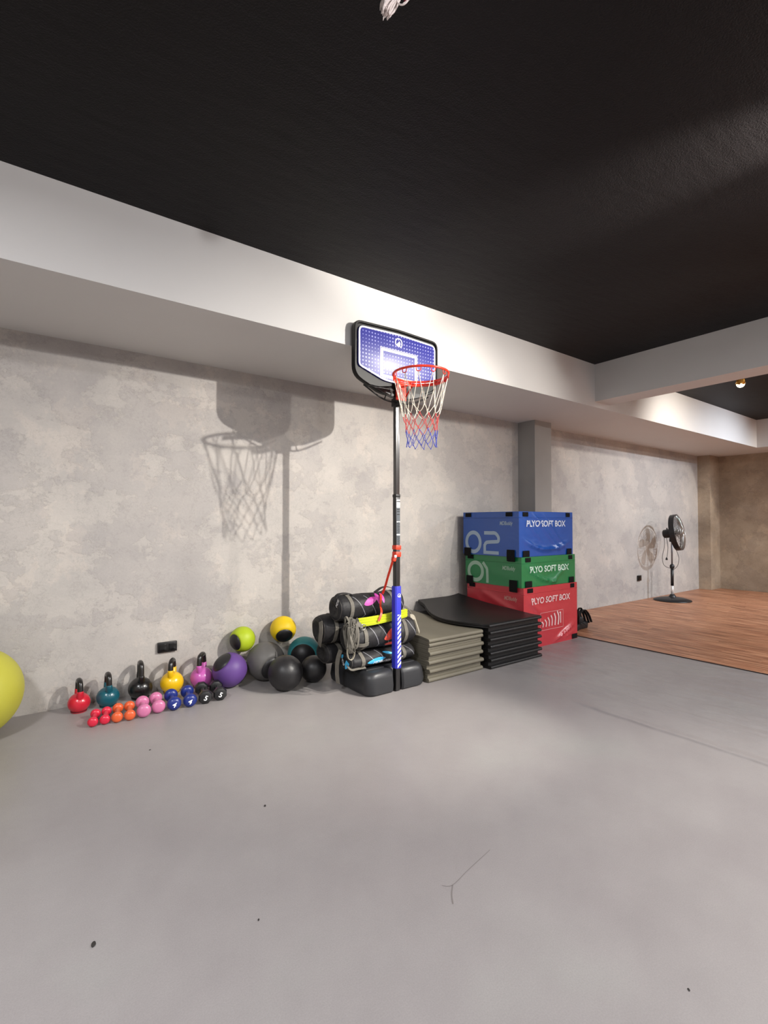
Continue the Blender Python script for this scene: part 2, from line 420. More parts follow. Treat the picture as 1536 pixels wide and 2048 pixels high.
for rx in (2.39, 2.10):
    bm = bmesh.new(); box(bm, H(rx, 2.98, 0.168), (0.16, 0.03, 0.010), None, 0.004); from_bm('base_rib', bm, M_BLK, hoop, angle=40)
bm = bmesh.new(); lathe(bm, [(0.0, 0), (0.03, 0), (0.034, 0.006), (0.034, 0.016), (0.028, 0.022), (0, 0.024)], 20, Matrix.Translation(H(2.35, 3.04, 0.164)))
from_bm('filler_cap', bm, M_BLK, hoop, angle=40)
# pole
def sqtube(name, z0, z1, w, m, bev=0.004, parent=hoop, loc=(0, 0)):
    bm = bmesh.new(); box(bm, (loc[0], loc[1], (z0+z1)/2), (w, w, z1-z0), None, bev, 3); return from_bm(name, bm, m, parent, angle=30)
sqtube('lower_pole', 0.004, 1.445, 0.040, M_POLE)
sqtube('upper_pole', 1.43, 2.42, 0.034, mat('glossy_black_tube', (26, 25, 26), 0.30, spec=1.0, coat=0.6), 0.002)
sqtube('pole_collar', 1.425, 1.45, 0.044, mat('collar_plastic', (22, 22, 23), 0.4), 0.005)
# scale sticker
bm = bmesh.new(); box(bm, (0.001, -0.0206, 1.19), (0.030, 0.0012, 0.37)); st = from_bm('height_sticker', bm, mat('sticker_grey', (84, 90, 96), 0.4), hoop); tag(st, 'grey height scale sticker with white bands and black ticks')
for z, hgt in ((1.405, 0.010), (1.37, 0.040), (1.245, 0.008), (1.150, 0.010), (1.045, 0.006)):
    bm = bmesh.new(); box(bm, (0.001, -0.0216, z), (0.030, 0.0012, hgt)); from_bm('sticker_band', bm, M_WHITE, st)
bm = bmesh.new()
for i in range(26):
    z = 1.03 + i*0.0085
    if abs(z-1.150) > 0.01: box(bm, (0.004 if i % 2 else 0.0, -0.0216, z), (0.022 if i % 3 == 0 else 0.014, 0.0012, 0.003))
for z in (1.30, 1.32, 1.335): box(bm, (0.001, -0.0216, z), (0.026, 0.0012, 0.006))
from_bm('sticker_print', bm, mat('ink', (18, 18, 20), 0.5), st)['kind'] = 'stuff'
# padded sleeve
M_SLV = mat('blue_sleeve', (48, 52, 178), 0.5, spec=0.35, bump=(90, 0.05, 0.002))
bm = bmesh.new(); w = 0.0285; c = 0.009; prof = [(-w+c, -w), (w-c, -w), (w, -w+c), (w, w-c), (w-c, w), (-w+c, w), (-w, w-c), (-w, -w+c)]
sweep(bm, [Vector((0, 0, 0.168)), Vector((0, 0, 0.172)), Vector((0, 0, 0.764)), Vector((0, 0, 0.770))], prof, normals=[(1, 0, 0)]*4, scale=[0.93, 1, 1, 0.93])
slv = from_bm('pole_sleeve', bm, M_SLV, hoop, angle=30)
pol = []
for i in range(11):
    z = 0.172 + i*0.0345
    pol.append([(-0.012, z), (0.0195, z+0.030), (0.0195, z+0.049), (-0.012, z+0.019)])
pol.append([(-0.012, 0.551), (0.010, 0.562), (-0.012, 0.562)])
flat_print('white_stripe', [[(min(max(a, -.012), .02), min(b, 0.562)) for a, b in p] for p in pol], lambda a, b: (a, -w-0.0006, b), M_WHITE, slv)
def logo_polys(cx, cz, r, sh=0.0):
    P = []
    P += stroke_tris([(cx+(r*math.cos(R_(a)))*0.9, cz+r*math.sin(R_(a))) for a in range(-60, 240, 30)], r*0.22, 4)
    P.append([(cx-r*0.35, cz-r*0.75), (cx+r*0.38, cz-r*0.7), (cx+r*0.42, cz+r*0.15), (cx+r*0.15, cz+r*0.5), (cx-r*0.08, cz+r*0.15)])
    P.append([(cx-r*0.75, cz-r*0.45), (cx-r*0.35, cz-r*0.75), (cx-r*0.08, cz+r*0.15)])
    return P
flat_print('sleeve_emblem', logo_polys(0.004, 0.700, 0.015), lambda a, b: (a, -w-0.0006, b), M_WHITE, slv)
# backboard
BX, BY = 2.22, 2.835
def sym(pts): return pts + [(-x, z) for x, z in reversed(pts)]
def rounded(poly, rad, n=5):
    out = []; m = len(poly)
    for i in range(m):
        p0, p1, p2 = Vector(poly[i-1]), Vector(poly[i]), Vector(poly[(i+1) % m]); r = rad[i] if isinstance(rad, (list, tuple)) else rad
        a = (p0-p1).normalized(); b = (p2-p1).normalized(); q0 = p1+a*r; q1 = p1+b*r
        for k in range(n+1):
            t = k/n; out.append(tuple(q0*(1-t)**2 + p1*2*t*(1-t) + q1*t*t))
    return out
fr = [(0.387, 2.648), (0.388, 2.262), (0.09, 2.135)]
frame_o = rounded([(-0.387, 2.648), (0, 2.662), (0.387, 2.648), (0.388, 2.262), (0.10, 2.128), (-0.10, 2.128), (-0.388, 2.262)], [.06, .05, .06, .07, .06, .06, .07])
frame_m = rounded([(-0.387, 2.648), (0, 2.662), (0.387, 2.648), (0.388, 2.262), (0.155, 2.165), (-0.155, 2.165), (-0.388, 2.262)], [.06, .05, .06, .07, .05, .05, .07])
panel_o = rounded([(-0.357, 2.612), (0, 2.626), (0.357, 2.612), (0.357, 2.330), (0.13, 2.256), (-0.13, 2.256), (-0.357, 2.330)], [.045, .05, .045, .025, .05, .05, .025])
def scale_poly(p, d):
    cz = 2.42; out = []
    n = len(p)
    for i in range(n):
        a = Vector(p[i-1]); b = Vector(p[(i+1) % n]); t = (b-a); t = t.normalized() if t.length > 1e-9 else Vector((1, 0)); nn = Vector((-t.y, t.x))
        q = Vector(p[i]) + nn*d; out.append((q.x, q.y))
    return out
def prism_rings(bm, rings):
    vr = [[bm.verts.new(H(BX+a, y, b)) for a, b in pl] for pl, y in rings]
    for r0, r1 in zip(vr, vr[1:]):
        n = len(r0)
        for i in range(n): bm.faces.new((r0[i], r0[(i+1) % n], r1[(i+1) % n], r1[i]))
    return vr
# orientation of the polygons is clockwise seen from the front (x right, z up): inward offset is -d
bm = bmesh.new()
inn = scale_poly(frame_m, -0.016); inn2 = scale_poly(frame_m, -0.020)
vr = prism_rings(bm, [(scale_poly(frame_m, -0.005), BY+0.046), (frame_m, BY+0.040), (frame_m, BY+0.006), (scale_poly(frame_m, -0.004), BY), (inn, BY), (inn2, BY+0.012)])
bm.faces.new(vr[0]); bm.faces.new(vr[-1])
bb = from_bm('backboard_shell', bm, M_FRM, hoop, angle=35)
k = NT('printed_panel'); sp = k.n('SeparateXYZ'); k.t.links.new(k.tc.outputs['Object'], sp.inputs[0])
X, Z = sp.outputs[0], sp.outputs[2]; PITCH = 0.0262
fx = k.math('SUBTRACT', k.math('FRACT', k.math('DIVIDE', k.math('ADD', X, 10.0), PITCH)), 0.5); fz = k.math('SUBTRACT', k.math('FRACT', k.math('DIVIDE', Z, PITCH)), 0.5)
dd = k.math('SQRT', k.math('ADD', k.math('MULTIPLY', fx, fx), k.math('MULTIPLY', fz, fz)))
# dots vary in size across the board like the printed pattern
szn = k.mapr(k.noise(k.mapping(k.tc.outputs['Object'], (1, 1, 1)), 9.0, 1), 0.3, 0.7, 0.13, 0.26)
dot = k.math('LESS_THAN', dd, szn)
col = k.mix(dot, lin((46, 48, 136)), lin((158, 162, 212)))
k.t.links.new(col, k.b.inputs['Base Color']); k.b.inputs['Roughness'].default_value = 0.42; k.b.inputs['Coat Weight'].default_value = 0.22; k.b.inputs['Coat Roughness'].default_value = 0.36
M_PANEL = k.m
bm = bmesh.new(); vr = prism_rings(bm, [(panel_o, BY+0.014), (panel_o, BY-0.001), (scale_poly(panel_o, -0.002), BY-0.002)]); bm.faces.new(vr[-1])
pan = from_bm('board_panel', bm, M_PANEL, hoop, angle=35)
def band(poly, d0, d1):
    a = scale_poly(poly, -d0); b = scale_poly(poly, -d1); n = len(a)
    return [[a[i], a[(i+1) % n], b[(i+1) % n], b[i]] for i in range(n)]
bmap = lambda a, b: H(BX+a, BY-0.0028, b)
flat_print('border_line', band(panel_o, 0.001, 0.0125), bmap, M_WHITE, pan)
def rect(x0, z0, x1, z1): return [(x0, z0), (x1, z0), (x1, z1), (x0, z1)]
def rect_band(x0, z0, x1, z1, t): return [rect(x0, z0, x1, z0+t), rect(x0, z1-t, x1, z1), rect(x0, z0+t, x0+t, z1-t), rect(x1-t, z0+t, x1, z1-t)]
flat_print('target_rectangle', rect_band(-0.165, 2.284, 0.165, 2.492, 0.018) + rect_band(-0.172, 2.277, 0.172, 2.499, 0.0025), bmap, M_WHITE, pan)
flat_print('round_emblem', logo_polys(-0.005, 2.556, 0.034), bmap, M_WHITE, pan)
# lower rim bar of the board and black bracket under it
bm = bmesh.new()
lo = [(-0.30, 2.208), (-0.22, 2.168), (-0.15, 2.138), (-0.09, 2.124), (0, 2.120), (0.09, 2.124), (0.15, 2.138), (0.22, 2.168), (0.30, 2.208)]
tube(bm, smoothpts([Vector(H(BX+a, BY+0.02, b)) for a, b in lo], 3), 0.006, 8)
for a in (-0.12, 0.12): tube(bm, [Vector(H(BX+a, BY+0.02, 2.128)), Vector(H(BX+a*0.8, BY+0.02, 2.19))], 0.005, 6)
from_bm('lower_rail', bm, M_FRM, hoop, smooth=True)
bm = bmesh.new(); vr = prism_rings(bm, [([(-0.26, 2.208), (0.26, 2.208), (0.15, 2.172), (0.05, 2.150), (-0.05, 2.150), (-0.15, 2.172)], y) for y in (BY-0.006, BY+0.03)])
bm.faces.new(vr[0]); bm.faces.new(vr[1][::-1]); from_bm('brace_plate', bm, mat('black_steel', (14, 14, 15), 0.45), hoop)
bm = bmesh.new(); box(bm, H(HX, BY-0.002, 2.17), (0.075, 0.05, 0.12), None, 0.006); box(bm, H(HX, PY-0.005, 2.135), (0.052, 0.07, 0.06), None, 0.005); box(bm, H(HX, PY, 2.30), (0.05, 0.05, 0.05), None, 0.005)
from_bm('pole_bracket', bm, mat('black_steel', (14, 14, 15), 0.45), hoop, angle=30)
# rim
RX, RY, RZ, RR = 2.155, 2.515, 2.238, 0.186
bm = bmesh.new(); ringp = [Vector(H(RX+RR*math.cos(2*math.pi*i/64), RY+RR*math.sin(2*math.pi*i/64), RZ)) for i in range(64)]
tube(bm, ringp, 0.0080, 10, True)
rim = from_bm('rim', bm, M_RED, hoop, smooth=True)
bm = bmesh.new()
sweep(bm, [p + Vector((0, 0, -0.022)) for p in ringp[54:]+ringp[:28]], [(-0.011, -0.001), (0.011, -0.001), (0.011, 0.002), (-0.011, 0.002)], normals=[(0, 0, 1)]*38)
from_bm('rim_band', bm, M_RED, rim, smooth=True)
NH = 12
for i in range(NH):
    a = 2*math.pi*(i+0.5)/NH; c = Vector(H(RX+(RR-0.001)*math.cos(a), RY+(RR-0.001)*math.sin(a), RZ-0.016)); t = Vector((-math.sin(a), math.cos(a), 0))
    bm = bmesh.new(); tube(bm, smoothpts([c - t*0.016+Vector((0, 0, .012)), c - t*0.013 - Vector((0, 0, 0.010)), c - Vector((0, 0, 0.016)), c + t*0.013 - Vector((0, 0, 0.010)), c + t*0.016+Vector((0, 0, .012))], 3), 0.003, 6)
    from_bm('net_hook', bm, M_RED, rim, smooth=True)
bm = bmesh.new()
box(bm, H(BX, BY-0.022, 2.195), (0.09, 0.012, 0.13), None, 0.003)
for s in (-1, 1):
    tube(bm, [Vector(H(BX+s*0.032, BY-0.02, 2.145)), Vector(H(RX+s*0.075, RY+0.162, 2.225))], 0.006, 8)
    tube(bm, [Vector(H(BX+s*0.035, BY-0.02, 2.236)), Vector(H(RX+s*0.06, RY+0.17, 2.236))], 0.006, 8)
from_bm('rim_bracket', bm, M_RED, rim, angle=40)
# net
def netpt(a, z, r, j=0.0):
    return Vector(H(RX+r*math.cos(a)+0.012*max(0, -z-0.2)*3, RY+r*math.sin(a), RZ+z)) + Vector((random.uniform(-j, j), random.uniform(-j, j), random.uniform(-j, j)))
levels = [(-0.030, 0.180, 0.0), (-0.228, 0.136, 0.5), (-0.282, 0.122, 1.0), (-0.334, 0.109, 1.5), (-0.387, 0.104, 2.0), (-0.436, 0.102, 2.5), (-0.488, 0.100, 3.0)]
rowpts = []
for z, r, off in levels:
    j = 0.0 if off == 0 else 0.006
    rowpts.append([netpt(2*math.pi*(i+0.5+off)/NH, z, r, j) for i in range(NH)])
mats_n = {'w': mat('white_net_cord', (232, 224, 208), 0.7), 'r': mat('red_net_cord', (206, 74, 72), 0.7), 'b': mat('blue_net_cord', (78, 88, 176), 0.7)}
bmn = {c: bmesh.new() for c in 'wrb'}
colr = ['w', 'w', 'r', 'r', 'b', 'b']
for L in range(len(levels)-1):
    A, B = rowpts[L], rowpts[L+1]; c = colr[L]
    for i in range(NH):
        for jn in (i, (i-1) % NH):
            p0, p1 = A[i], B[jn]
            mid = (p0+p1)/2 + Vector((random.uniform(-.004, .004), random.uniform(-.004, .004), -0.006 if L else 0.0))
            if L == 0:
                off = Vector((random.uniform(-.0015, .0015),)*2+(0,)); pts = [p0, p0*0.65+p1*0.35+off, p0*0.3+p1*0.7-off, p1]
            else: pts = [p0, mid, p1]
            tube(bmn[c], smoothpts(pts, 3), 0.0024 if c == 'w' else 0.0022, 5)
for L in range(1, len(levels)-1):
    for p in rowpts[L]: bmesh.ops.create_icosphere(bmn[colr[min(L, 5)]], subdivisions=1, radius=0.0048, matrix=Matrix.Translation(p))
for i in range(NH):  # loose bottom loops
    p = rowpts[-1][i]; bmesh.ops.create_icosphere(bmn['b'], subdivisions=1, radius=0.005, matrix=Matrix.Translation(p))
net = empty('net', (0, 0, 0), None, None); net.parent = hoop
for c, nm in (('w', 'white upper cords'), ('r', 'red middle cords'), ('b', 'blue lower cords')):
    tag(from_bm('net_cord', bmn[c], mats_n[c], net, smooth=True), nm)

# red-orange resistance band tied round the pole
M_RB = mat('red_band_rubber', (222, 60, 34), 0.5)
band_o = empty('resistance_band', (HX, PY, 1.0), 'red resistance band knotted round the hoop pole and hanging onto the bags', 'resistance band')
bm = bmesh.new()
for z, t in ((1.055, 0.036), (1.005, 0.040)):
    box(bm, (0.002, 0, z-1.0), (0.052, 0.052, t), Matrix.Rotation(R_(4), 3, 'Y'), 0.008)
box(bm, (-0.034, -0.012, -0.028), (0.030, 0.034, 0.040), Matrix.Rotation(R_(15), 3, 'Y'), 0.010)
from_bm('band_wrap', bm, M_RB, band_o, angle=40)
bm = bmesh.new(); box(bm, (-0.036, -0.034, -0.008), (0.020, 0.010, 0.020), None, 0.004); tag(from_bm('buckle', bm, M_WHITE, band_o, angle=40), 'white tag on the knot')
bm = bmesh.new()
P = [Vector(p)-Vector((HX, PY, 1.0)) for p in ((2.205, 2.885, 0.975), (2.212, 2.92, 0.92), (2.225, 2.98, 0.83), (2.238, 3.03, 0.755), (2.250, 3.082, 0.690))]
ribbon(bm, smoothpts(P, 4), 0.017, 0.004, normals=[(-0.75, -0.65, 0)]*17)
P2 = [Vector(p)-Vector((HX, PY, 1.0)) for p in ((2.235, 3.085, 0.688), (2.215, 3.055, 0.665), (2.185, 3.02, 0.62), (2.14, 2.945, 0.575), (2.105, 2.932, 0.520))]
ribbon(bm, smoothpts(P2, 4), 0.016, 0.004, normals=[(-0.2, -0.95, 0.3)]*17)
from_bm('hanging_strap', bm, M_RB, band_o)

# ------------------------------------------------------------------ sand bags on the base
M_BAG = mat('black_bag_fabric', (30, 29, 31), 0.6, spec=0.4, bump=(14, 0.5, 0.02), vary=(6, 0.15))
M_WEB = mat('grey_webbing', (104, 100, 92), 0.8, bump=(300, 0.4, 0.002), vary=(30, 0.12))
M_WEBL = mat('pale_webbing', (170, 163, 146), 0.8, bump=(300, 0.4, 0.002))
M_LINE = mat('grey_print', (120, 120, 126), 0.5)
def bag(x0, x1, y, z, r, pcol, label, prints, flat=1.0, seed=1):
    """cylinder bag along x: body, end seams, webbing loops, print"""
    rnd = random.Random(seed); L = x1-x0
    o = empty('sandbag', (x0, y, z-r*flat), label, 'sandbag', 'black sandbags piled on the hoop base')
    zc = r*flat
    def surf(x, a, d=0.0):
        rr = r*(1 + 0.09*noise.noise(Vector((x*6+seed*5, math.cos(a)*1.3, math.sin(a)*1.3))) + 0.03*noise.noise(Vector((x*25+seed*5, math.cos(a)*4, math.sin(a)*4))))
        e = min(x, L-x)
        if e < 0.035: rr *= math.sqrt(max(0.0, 1-((0.035-e)/0.035)**2*0.45))
        rr += d
        return Vector((x, rr*math.cos(a), zc + rr*flat*math.sin(a)))
    bm = bmesh.new(); nx, na = 34, 30; rings = []
    xs = [0.0, 0.006, 0.014, 0.024, 0.035] + [0.035+(L-0.07)*i/22 for i in range(1, 22)] + [L-0.035, L-0.024, L-0.014, L-0.006, L]
    for x in xs: rings.append([bm.verts.new(surf(x, 2*math.pi*i/na)) for i in range(na)])
    for a, b in zip(rings, rings[1:]):
        for i in range(na): bm.faces.new((a[i], a[(i+1) % na], b[(i+1) % na], b[i]))
    for rr, x, s in ((rings[0], 0, 1), (rings[-1], L, -1)):
        prev = rr
        for q, dx in ((0.82, -0.003), (0.55, 0.006), (0.25, 0.010)):
            cur = [bm.verts.new(Vector((x+s*dx+rnd.uniform(-.004, .004), v.co.y*q, zc+(v.co.z-zc)*q))) for v in rr]
            for i in range(na): bm.faces.new((prev[i], prev[(i+1) % na], cur[(i+1) % na], cur[i]))
            prev = cur
        bm.faces.new(prev)
    from_bm('bag_body', bm, M_BAG, o, smooth=True)
    for fx in (0.17, 0.80):   # webbing loop round the bag
        bm = bmesh.new(); n = 36; rr = [surf(L*fx, 2*math.pi*i/n, 0.003) for i in range(n)]
        ribbon(bm, rr, 0.030, 0.003, normals=[(0, math.cos(2*math.pi*i/n), math.sin(2*math.pi*i/n)) for i in range(n)], closed=True)
        from_bm('webbing_loop', bm, M_WEB, o)
    # end piping
    bm = bmesh.new(); tube(bm, [surf(0.012, 2*math.pi*i/30, 0.001) for i in range(30)], 0.003, 6, True); from_bm('end_piping', bm, mat('dark_piping', (60, 56, 54), 0.6), o, smooth=True)
    # chevron lines
    mapf = lambda s, a: surf(s, a, 0.0016)
    pol = []
    for c in (0.30, 0.46, 0.92):
        q = [(L*c-0.05+0.09*t, R_(118+95*t)) for t in [i/8 for i in range(9)]] + [(L*c+0.04-0.03*t, R_(213+35*t)) for t in [i/4 for i in range(1, 5)]]
        flat_print('reflective_line', [[(a0, b0), (a1, b1), (a1+0.007, b1), (a0+0.007, b0)] for (a0, b0), (a1, b1) in zip(q, q[1:])], mapf, M_LINE, o)
    mp = mat('print_%02x%02x%02x' % pcol, pcol, 0.5)
    pp = []
    for (cx, ca, lx, la, skew) in prints:   # petal shapes
        n = 10
        for i in range(n):
            t0, t1 = i/n, (i+1)/n
            def pt(t, s): 
                wdt = math.sin(math.pi*t)**0.7
                return (cx + lx*(t-0.5) , R_(ca + skew*(t-0.5) + s*la*wdt))
            for q in range(8): pp.append([pt(t0, -0.5+q/8), pt(t1, -0.5+q/8), pt(t1, -0.5+(q+1)/8), pt(t0, -0.5+(q+1)/8)])
    if pp: tag(flat_print('colour_print', pp, mapf, mp, o), 'coloured petal print on the black fabric')
    return o, surf, mapf, L, zc, mp
def bag_text(o, mapf, s, size, x, ang, r, m=M_WHITE, shear=0.3):
    tr, w = text_tris(s, size, shear)
    flat_print('bag_lettering', [[(x+a, R_(ang) - b/r) for a, b in t] for t in tr], lambda a, b: mapf(a, b)+Vector((0, -0.0025, -0.001)), m, o)
def end_text(o, s, size, y, z, m=M_WHITE, rot=80):
    tr, w = text_tris(s, size, 0.2); c, sn = math.cos(R_(rot)), math.sin(R_(rot))
    flat_print('end_lettering', tr, lambda a, b: (-0.006, y - (a*c-b*sn), z + a*sn+b*c), m, o)
# angles: 180 deg faces the room (-y), 90 is the top
B3 = bag(1.90, 2.50, 3.080, 0.232, 0.104, (70, 176, 226), 'black sandbag with cyan prints, lowest of the pile on the hoop base', [(0.22, 186, 0.17, 34, -14), (0.33, 150, 0.09, 18, 20)], 0.60, 1)
B5 = bag(1.84, 2.44, 3.300, 0.250, 0.108, (90, 90, 96), 'black sandbag at the back of the base, directly under the rear bag', [], 0.72, 5)
B2 = bag(1.91, 2.50, 3.062, 0.402, 0.112, (240, 92, 72), 'black sandbag with orange-red petal print, behind the blue pole sleeve', [(0.335, 176, 0.15, 44, -34), (0.345, 222, 0.13, 16, 0)], 0.92, 2)
B4 = bag(1.79, 2.44, 3.282, 0.438, 0.104, (100, 60, 90), 'black sandbag at the rear of the pile, its plain round end facing left', [], 1.0, 4)
B1 = bag(1.86, 2.46, 3.155, 0.603, 0.098, (190, 66, 160), 'black sandbag with magenta petal prints, topmost of the pile', [(0.27, 152, 0.13, 34, -26), (0.345, 140, 0.05, 60, 0), (0.385, 140, 0.03, 56, 0)], 0.97, 3)
bag_text(B3[0], B3[2], 'MDBuddy', 0.040, 0.185, 205, 0.094)
bag_text(B3[0], B3[2], 'MDB', 0.030, 0.40, 200, 0.094)
end_text(B2[0], 'MDB', 0.040, -0.010, 0.050, mat('print_f05c48', (240, 92, 72)), 80); end_text(B2[0], 'MDB', 0.026, -0.035, 0.052, M_WHITE, 80)
end_text(B3[0], 'MDB', 0.030, 0.030, 0.085, M_WHITE, -60); end_text(B1[0], 'MDB', 0.030, -0.05, 0.11, M_WHITE, 60)
# cyan patches on the end of the lowest bag
flat_print('colour_print', [[(-0.030, 0.012), (-0.070, 0.030), (-0.085, 0.062), (-0.045, 0.080), (-0.025, 0.05)], [(0.030, 0.080), (0.0, 0.088), (-0.004, 0.112), (0.026, 0.108)]], lambda a, b: (-0.007, a, b), B3[5], B3[0])
# D rings and handles lying along the top and the front
def handle(o, surf, L, a_deg, x0, x1, lift, m, w=0.026):
    n = 14; pts = []; nr = []
    for i in range(n+1):
        t = i/n; a = R_(a_deg); p = surf(x0+(x1-x0)*t, a, 0.003 + lift*math.sin(math.pi*t)); pts.append(p); nr.append((0, math.cos(a), math.sin(a)))
    bm = bmesh.new(); ribbon(bm, pts, w, 0.004, normals=nr); return from_bm('carry_handle', bm, m, o)
handle(B1[0], B1[1], B1[3], 95, 0.00, 0.15, 0.014, M_BAG, 0.034)
handle(B1[0], B1[1], B1[3], 95, 0.36, 0.56, 0.034, M_BAG, 0.030)
handle(B2[0], B2[1], B2[3], 200, 0.03, 0.12, 0.010, M_WEB)
# straps hanging off the ends (each part of its bag)
def strap(o, pts, w, m, nrm=(-1, -0.3, 0), name='end_strap'):
    P = smoothpts([Vector(p)-o.location for p in pts], 5); bm = bmesh.new(); ribbon(bm, P, w, 0.0035, normals=[nrm]*len(P)); return from_bm(name, bm, m, o)
strap(B4[0], [(1.785, 3.22, 0.51), (1.772, 3.19, 0.45), (1.770, 3.20, 0.38), (1.785, 3.24, 0.33)], 0.036, M_WEB)
strap(B3[0], [(1.885, 3.10, 0.31), (1.866, 3.11, 0.24), (1.866, 3.12, 0.15), (1.875, 3.12, 0.065)], 0.036, M_WEB)
strap(B3[0], [(1.89, 3.02, 0.22), (1.905, 2.99, 0.19), (1.96, 2.985, 0.188), (2.03, 2.99, 0.185)], 0.018, M_WEB, (0, -0.6, 1))
strap(B2[0], [(2.50, 3.05, 0.49), (2.55, 3.06, 0.475), (2.585, 3.07, 0.41), (2.62, 3.08, 0.345)], 0.042, M_WEBL, (0.6, -0.7, 0.2))
strap(B1[0], [(2.46, 3.14, 0.58), (2.52, 3.12, 0.55), (2.56, 3.10, 0.49), (2.535, 3.08, 0.44)], 0.022, M_WEB, (0.6, -0.7, 0.2))
# tangle of webbing loops over the left ends of the bags
tg = empty('strap_tangle', (1.875, 2.985, 0.30), 'tangle of grey webbing straps and loops hanging over the left ends of the sandbags', 'straps')
rnd = random.Random(11)
def wloop(cx, cy, cz, ln, wv, ph, wd, tilt=0.0, m=None):
    pts = []
    for q in range(10):
        t = 2*math.pi*q/10
        pts.append((cx + wv*math.cos(t)*math.cos(ph) + tilt*math.sin(t)*ln*0.5 + rnd.uniform(-.004, .004), cy + wv*math.cos(t)*math.sin(ph) + rnd.uniform(-.004, .004), cz + ln*0.5*math.sin(t)))
    P = [p - tg.location for p in smoothpts(pts, 4, True)]; n = len(P)
    bm = bmesh.new(); ribbon(bm, P, wd, 0.003, closed=True, normals=[(math.cos(2*math.pi*j/n)*math.cos(ph), math.cos(2*math.pi*j/n)*math.sin(ph) - 0.2, math.sin(2*math.pi*j/n)*0.8+0.05) for j in range(n)])
    from_bm('webbing_loop', bm, m or M_WEB, tg)
for i in range(36):
    u_ = rnd.random()
    wloop(1.875 + rnd.uniform(-0.030, 0.055), 2.955 + rnd.uniform(-0.03, 0.03), 0.475 - 0.07*u_ + rnd.uniform(-0.02, 0.03), rnd.uniform(0.10, 0.19), rnd.uniform(0.010, 0.026), rnd.uniform(0, 3.14), rnd.uniform(0.014, 0.024), rnd.uniform(-0.25, 0.25))
bm = bmesh.new()
pts = [(1.905+0.030*math.cos(a)-0.03, 2.945, 0.33+0.055*math.sin(a)) for a in [2*math.pi*i/10 for i in range(10)]]
ribbon(bm, [p-tg.location for p in smoothpts(pts, 4, True)], 0.016, 0.003, closed=True); tag(from_bm('webbing_loop', bm, M_WEBL, tg), 'pale hanging loop')
bm = bmesh.new()
for dz in (0,):
    pts = [(1.975+0.024*math.cos(a), 2.942, 0.492+dz*0.3+0.020*math.sin(a)) for a in [2*math.pi*i/12 for i in range(12)]]
    tube(bm, [p-tg.location for p in smoothpts(pts, 2, True)], 0.003, 6, True)
from_bm('d_ring', bm, mat('steel_ring', (150, 148, 145), 0.3, 0.9), tg, smooth=True)
bm = bmesh.new(); ribbon(bm, [p-tg.location for p in smoothpts([(1.90, 2.98, 0.545), (1.93, 2.953, 0.53), (1.955, 2.945, 0.505), (1.975, 2.943, 0.495)], 4)], 0.03, 0.004, normals=[(-0.2, -1, 0.4)]*13)
from_bm('webbing_tab', bm, M_WEB, tg)
# lime resistance bands wedged between the upper bags
lb_m = mat('lime_rubber', (190, 200, 40), 0.55, bump=(60, 0.1, 0.002)); lb_d = mat('lime_rubber_shade', (150, 170, 36), 0.55)
for i in range(3):
    z = 0.500 + i*0.0195
    pts = [(1.935+0.005*i, 2.978, z), (2.06, 2.955, z+0.006), (2.20, 2.960, z+0.012), (2.36, 2.980, z+0.018), (2.42, 3.00, z+0.020)]
    bm = bmesh.new(); P = smoothpts(pts, 5); o0 = Vector((1.945, 2.978, z-0.009))
    sweep(bm, [p-o0 for p in P], [(-0.0090, -0.010), (-0.003, -0.014), (0.004, -0.012), (0.0090, -0.009), (0.0090, 0.010), (-0.0090, 0.010)], normals=[(0, -0.35, 1)]*len(P))
    o = from_bm('resistance_band', bm, lb_m); o.location = o0
    tag(o, ['lowest', 'middle', 'uppermost'][i] + ' of the three lime green resistance bands lying along the sandbags', 'resistance band', 'lime resistance bands on the sandbags')

# ------------------------------------------------------------------ folded mats
def mat_sheet(name, x0, x1, y0, y1, z0, th, m, fold_front, warp, label, group, gap=0.0015):
    """folded mat: a U profile in y-z, swept along x; warp(x,y)->dz"""
    t = th/2 - gap/2; n = 7
    # centreline: bottom ply from open end to fold, round fold, top ply back
    ya, yb = (y1, y0) if fold_front else (y0, y1)
    sgn = -1 if fold_front else 1
    zb, zt = z0 + t/2, z0 + th - t/2; r = (zt-zb)/2
    cl = []
    ny = 12
    for i in range(ny): cl.append((ya + (yb - sgn*r - ya)*i/ny, zb))
    for i in range(n+1):
        a = -math.pi/2 + math.pi*i/n; cl.append((yb - sgn*r + sgn*r*math.cos(a), (zb+zt)/2 + r*math.sin(a)))
    for i in range(1, ny+1): cl.append((yb - sgn*r + (ya - yb + sgn*r)*i/ny, zt))
    outer, inner = [], []
    for i, (y, z) in enumerate(cl):
        a = Vector(cl[max(i-1, 0)]); b = Vector(cl[min(i+1, len(cl)-1)]); d = (b-a).normalized(); nn = Vector((d.y, -d.x))*( 1 if fold_front is False else -1)
        q = Vector((y, z)); outer.append(q + nn*t*0.5); inner.append(q - nn*t*0.5)
    prof = outer + inner[::-1]; nx = 12; bm = bmesh.new(); rings = []
    cx, cy = (x0+x1)/2, (y0+y1)/2
    for i in range(nx+1):
        x = x0 + (x1-x0)*i/nx
        rings.append([bm.verts.new((x-cx, p.x-cy, p.y-z0 + warp(x, p.x, p.y))) for p in prof])
    k2 = len(prof)
    for a, b in zip(rings, rings[1:]):
        for j in range(k2): bm.faces.new((a[j], a[(j+1) % k2], b[(j+1) % k2], b[j]))
    h = len(outer)
    for rr in (rings[0], rings[-1]):
        for j in range(h-1): bm.faces.new((rr[j], rr[j+1], rr[k2-2-j], rr[k2-1-j]))
    o = from_bm(name, bm, m, angle=50); o.location = (cx, cy, z0); return tag(o, label, 'mat', group)
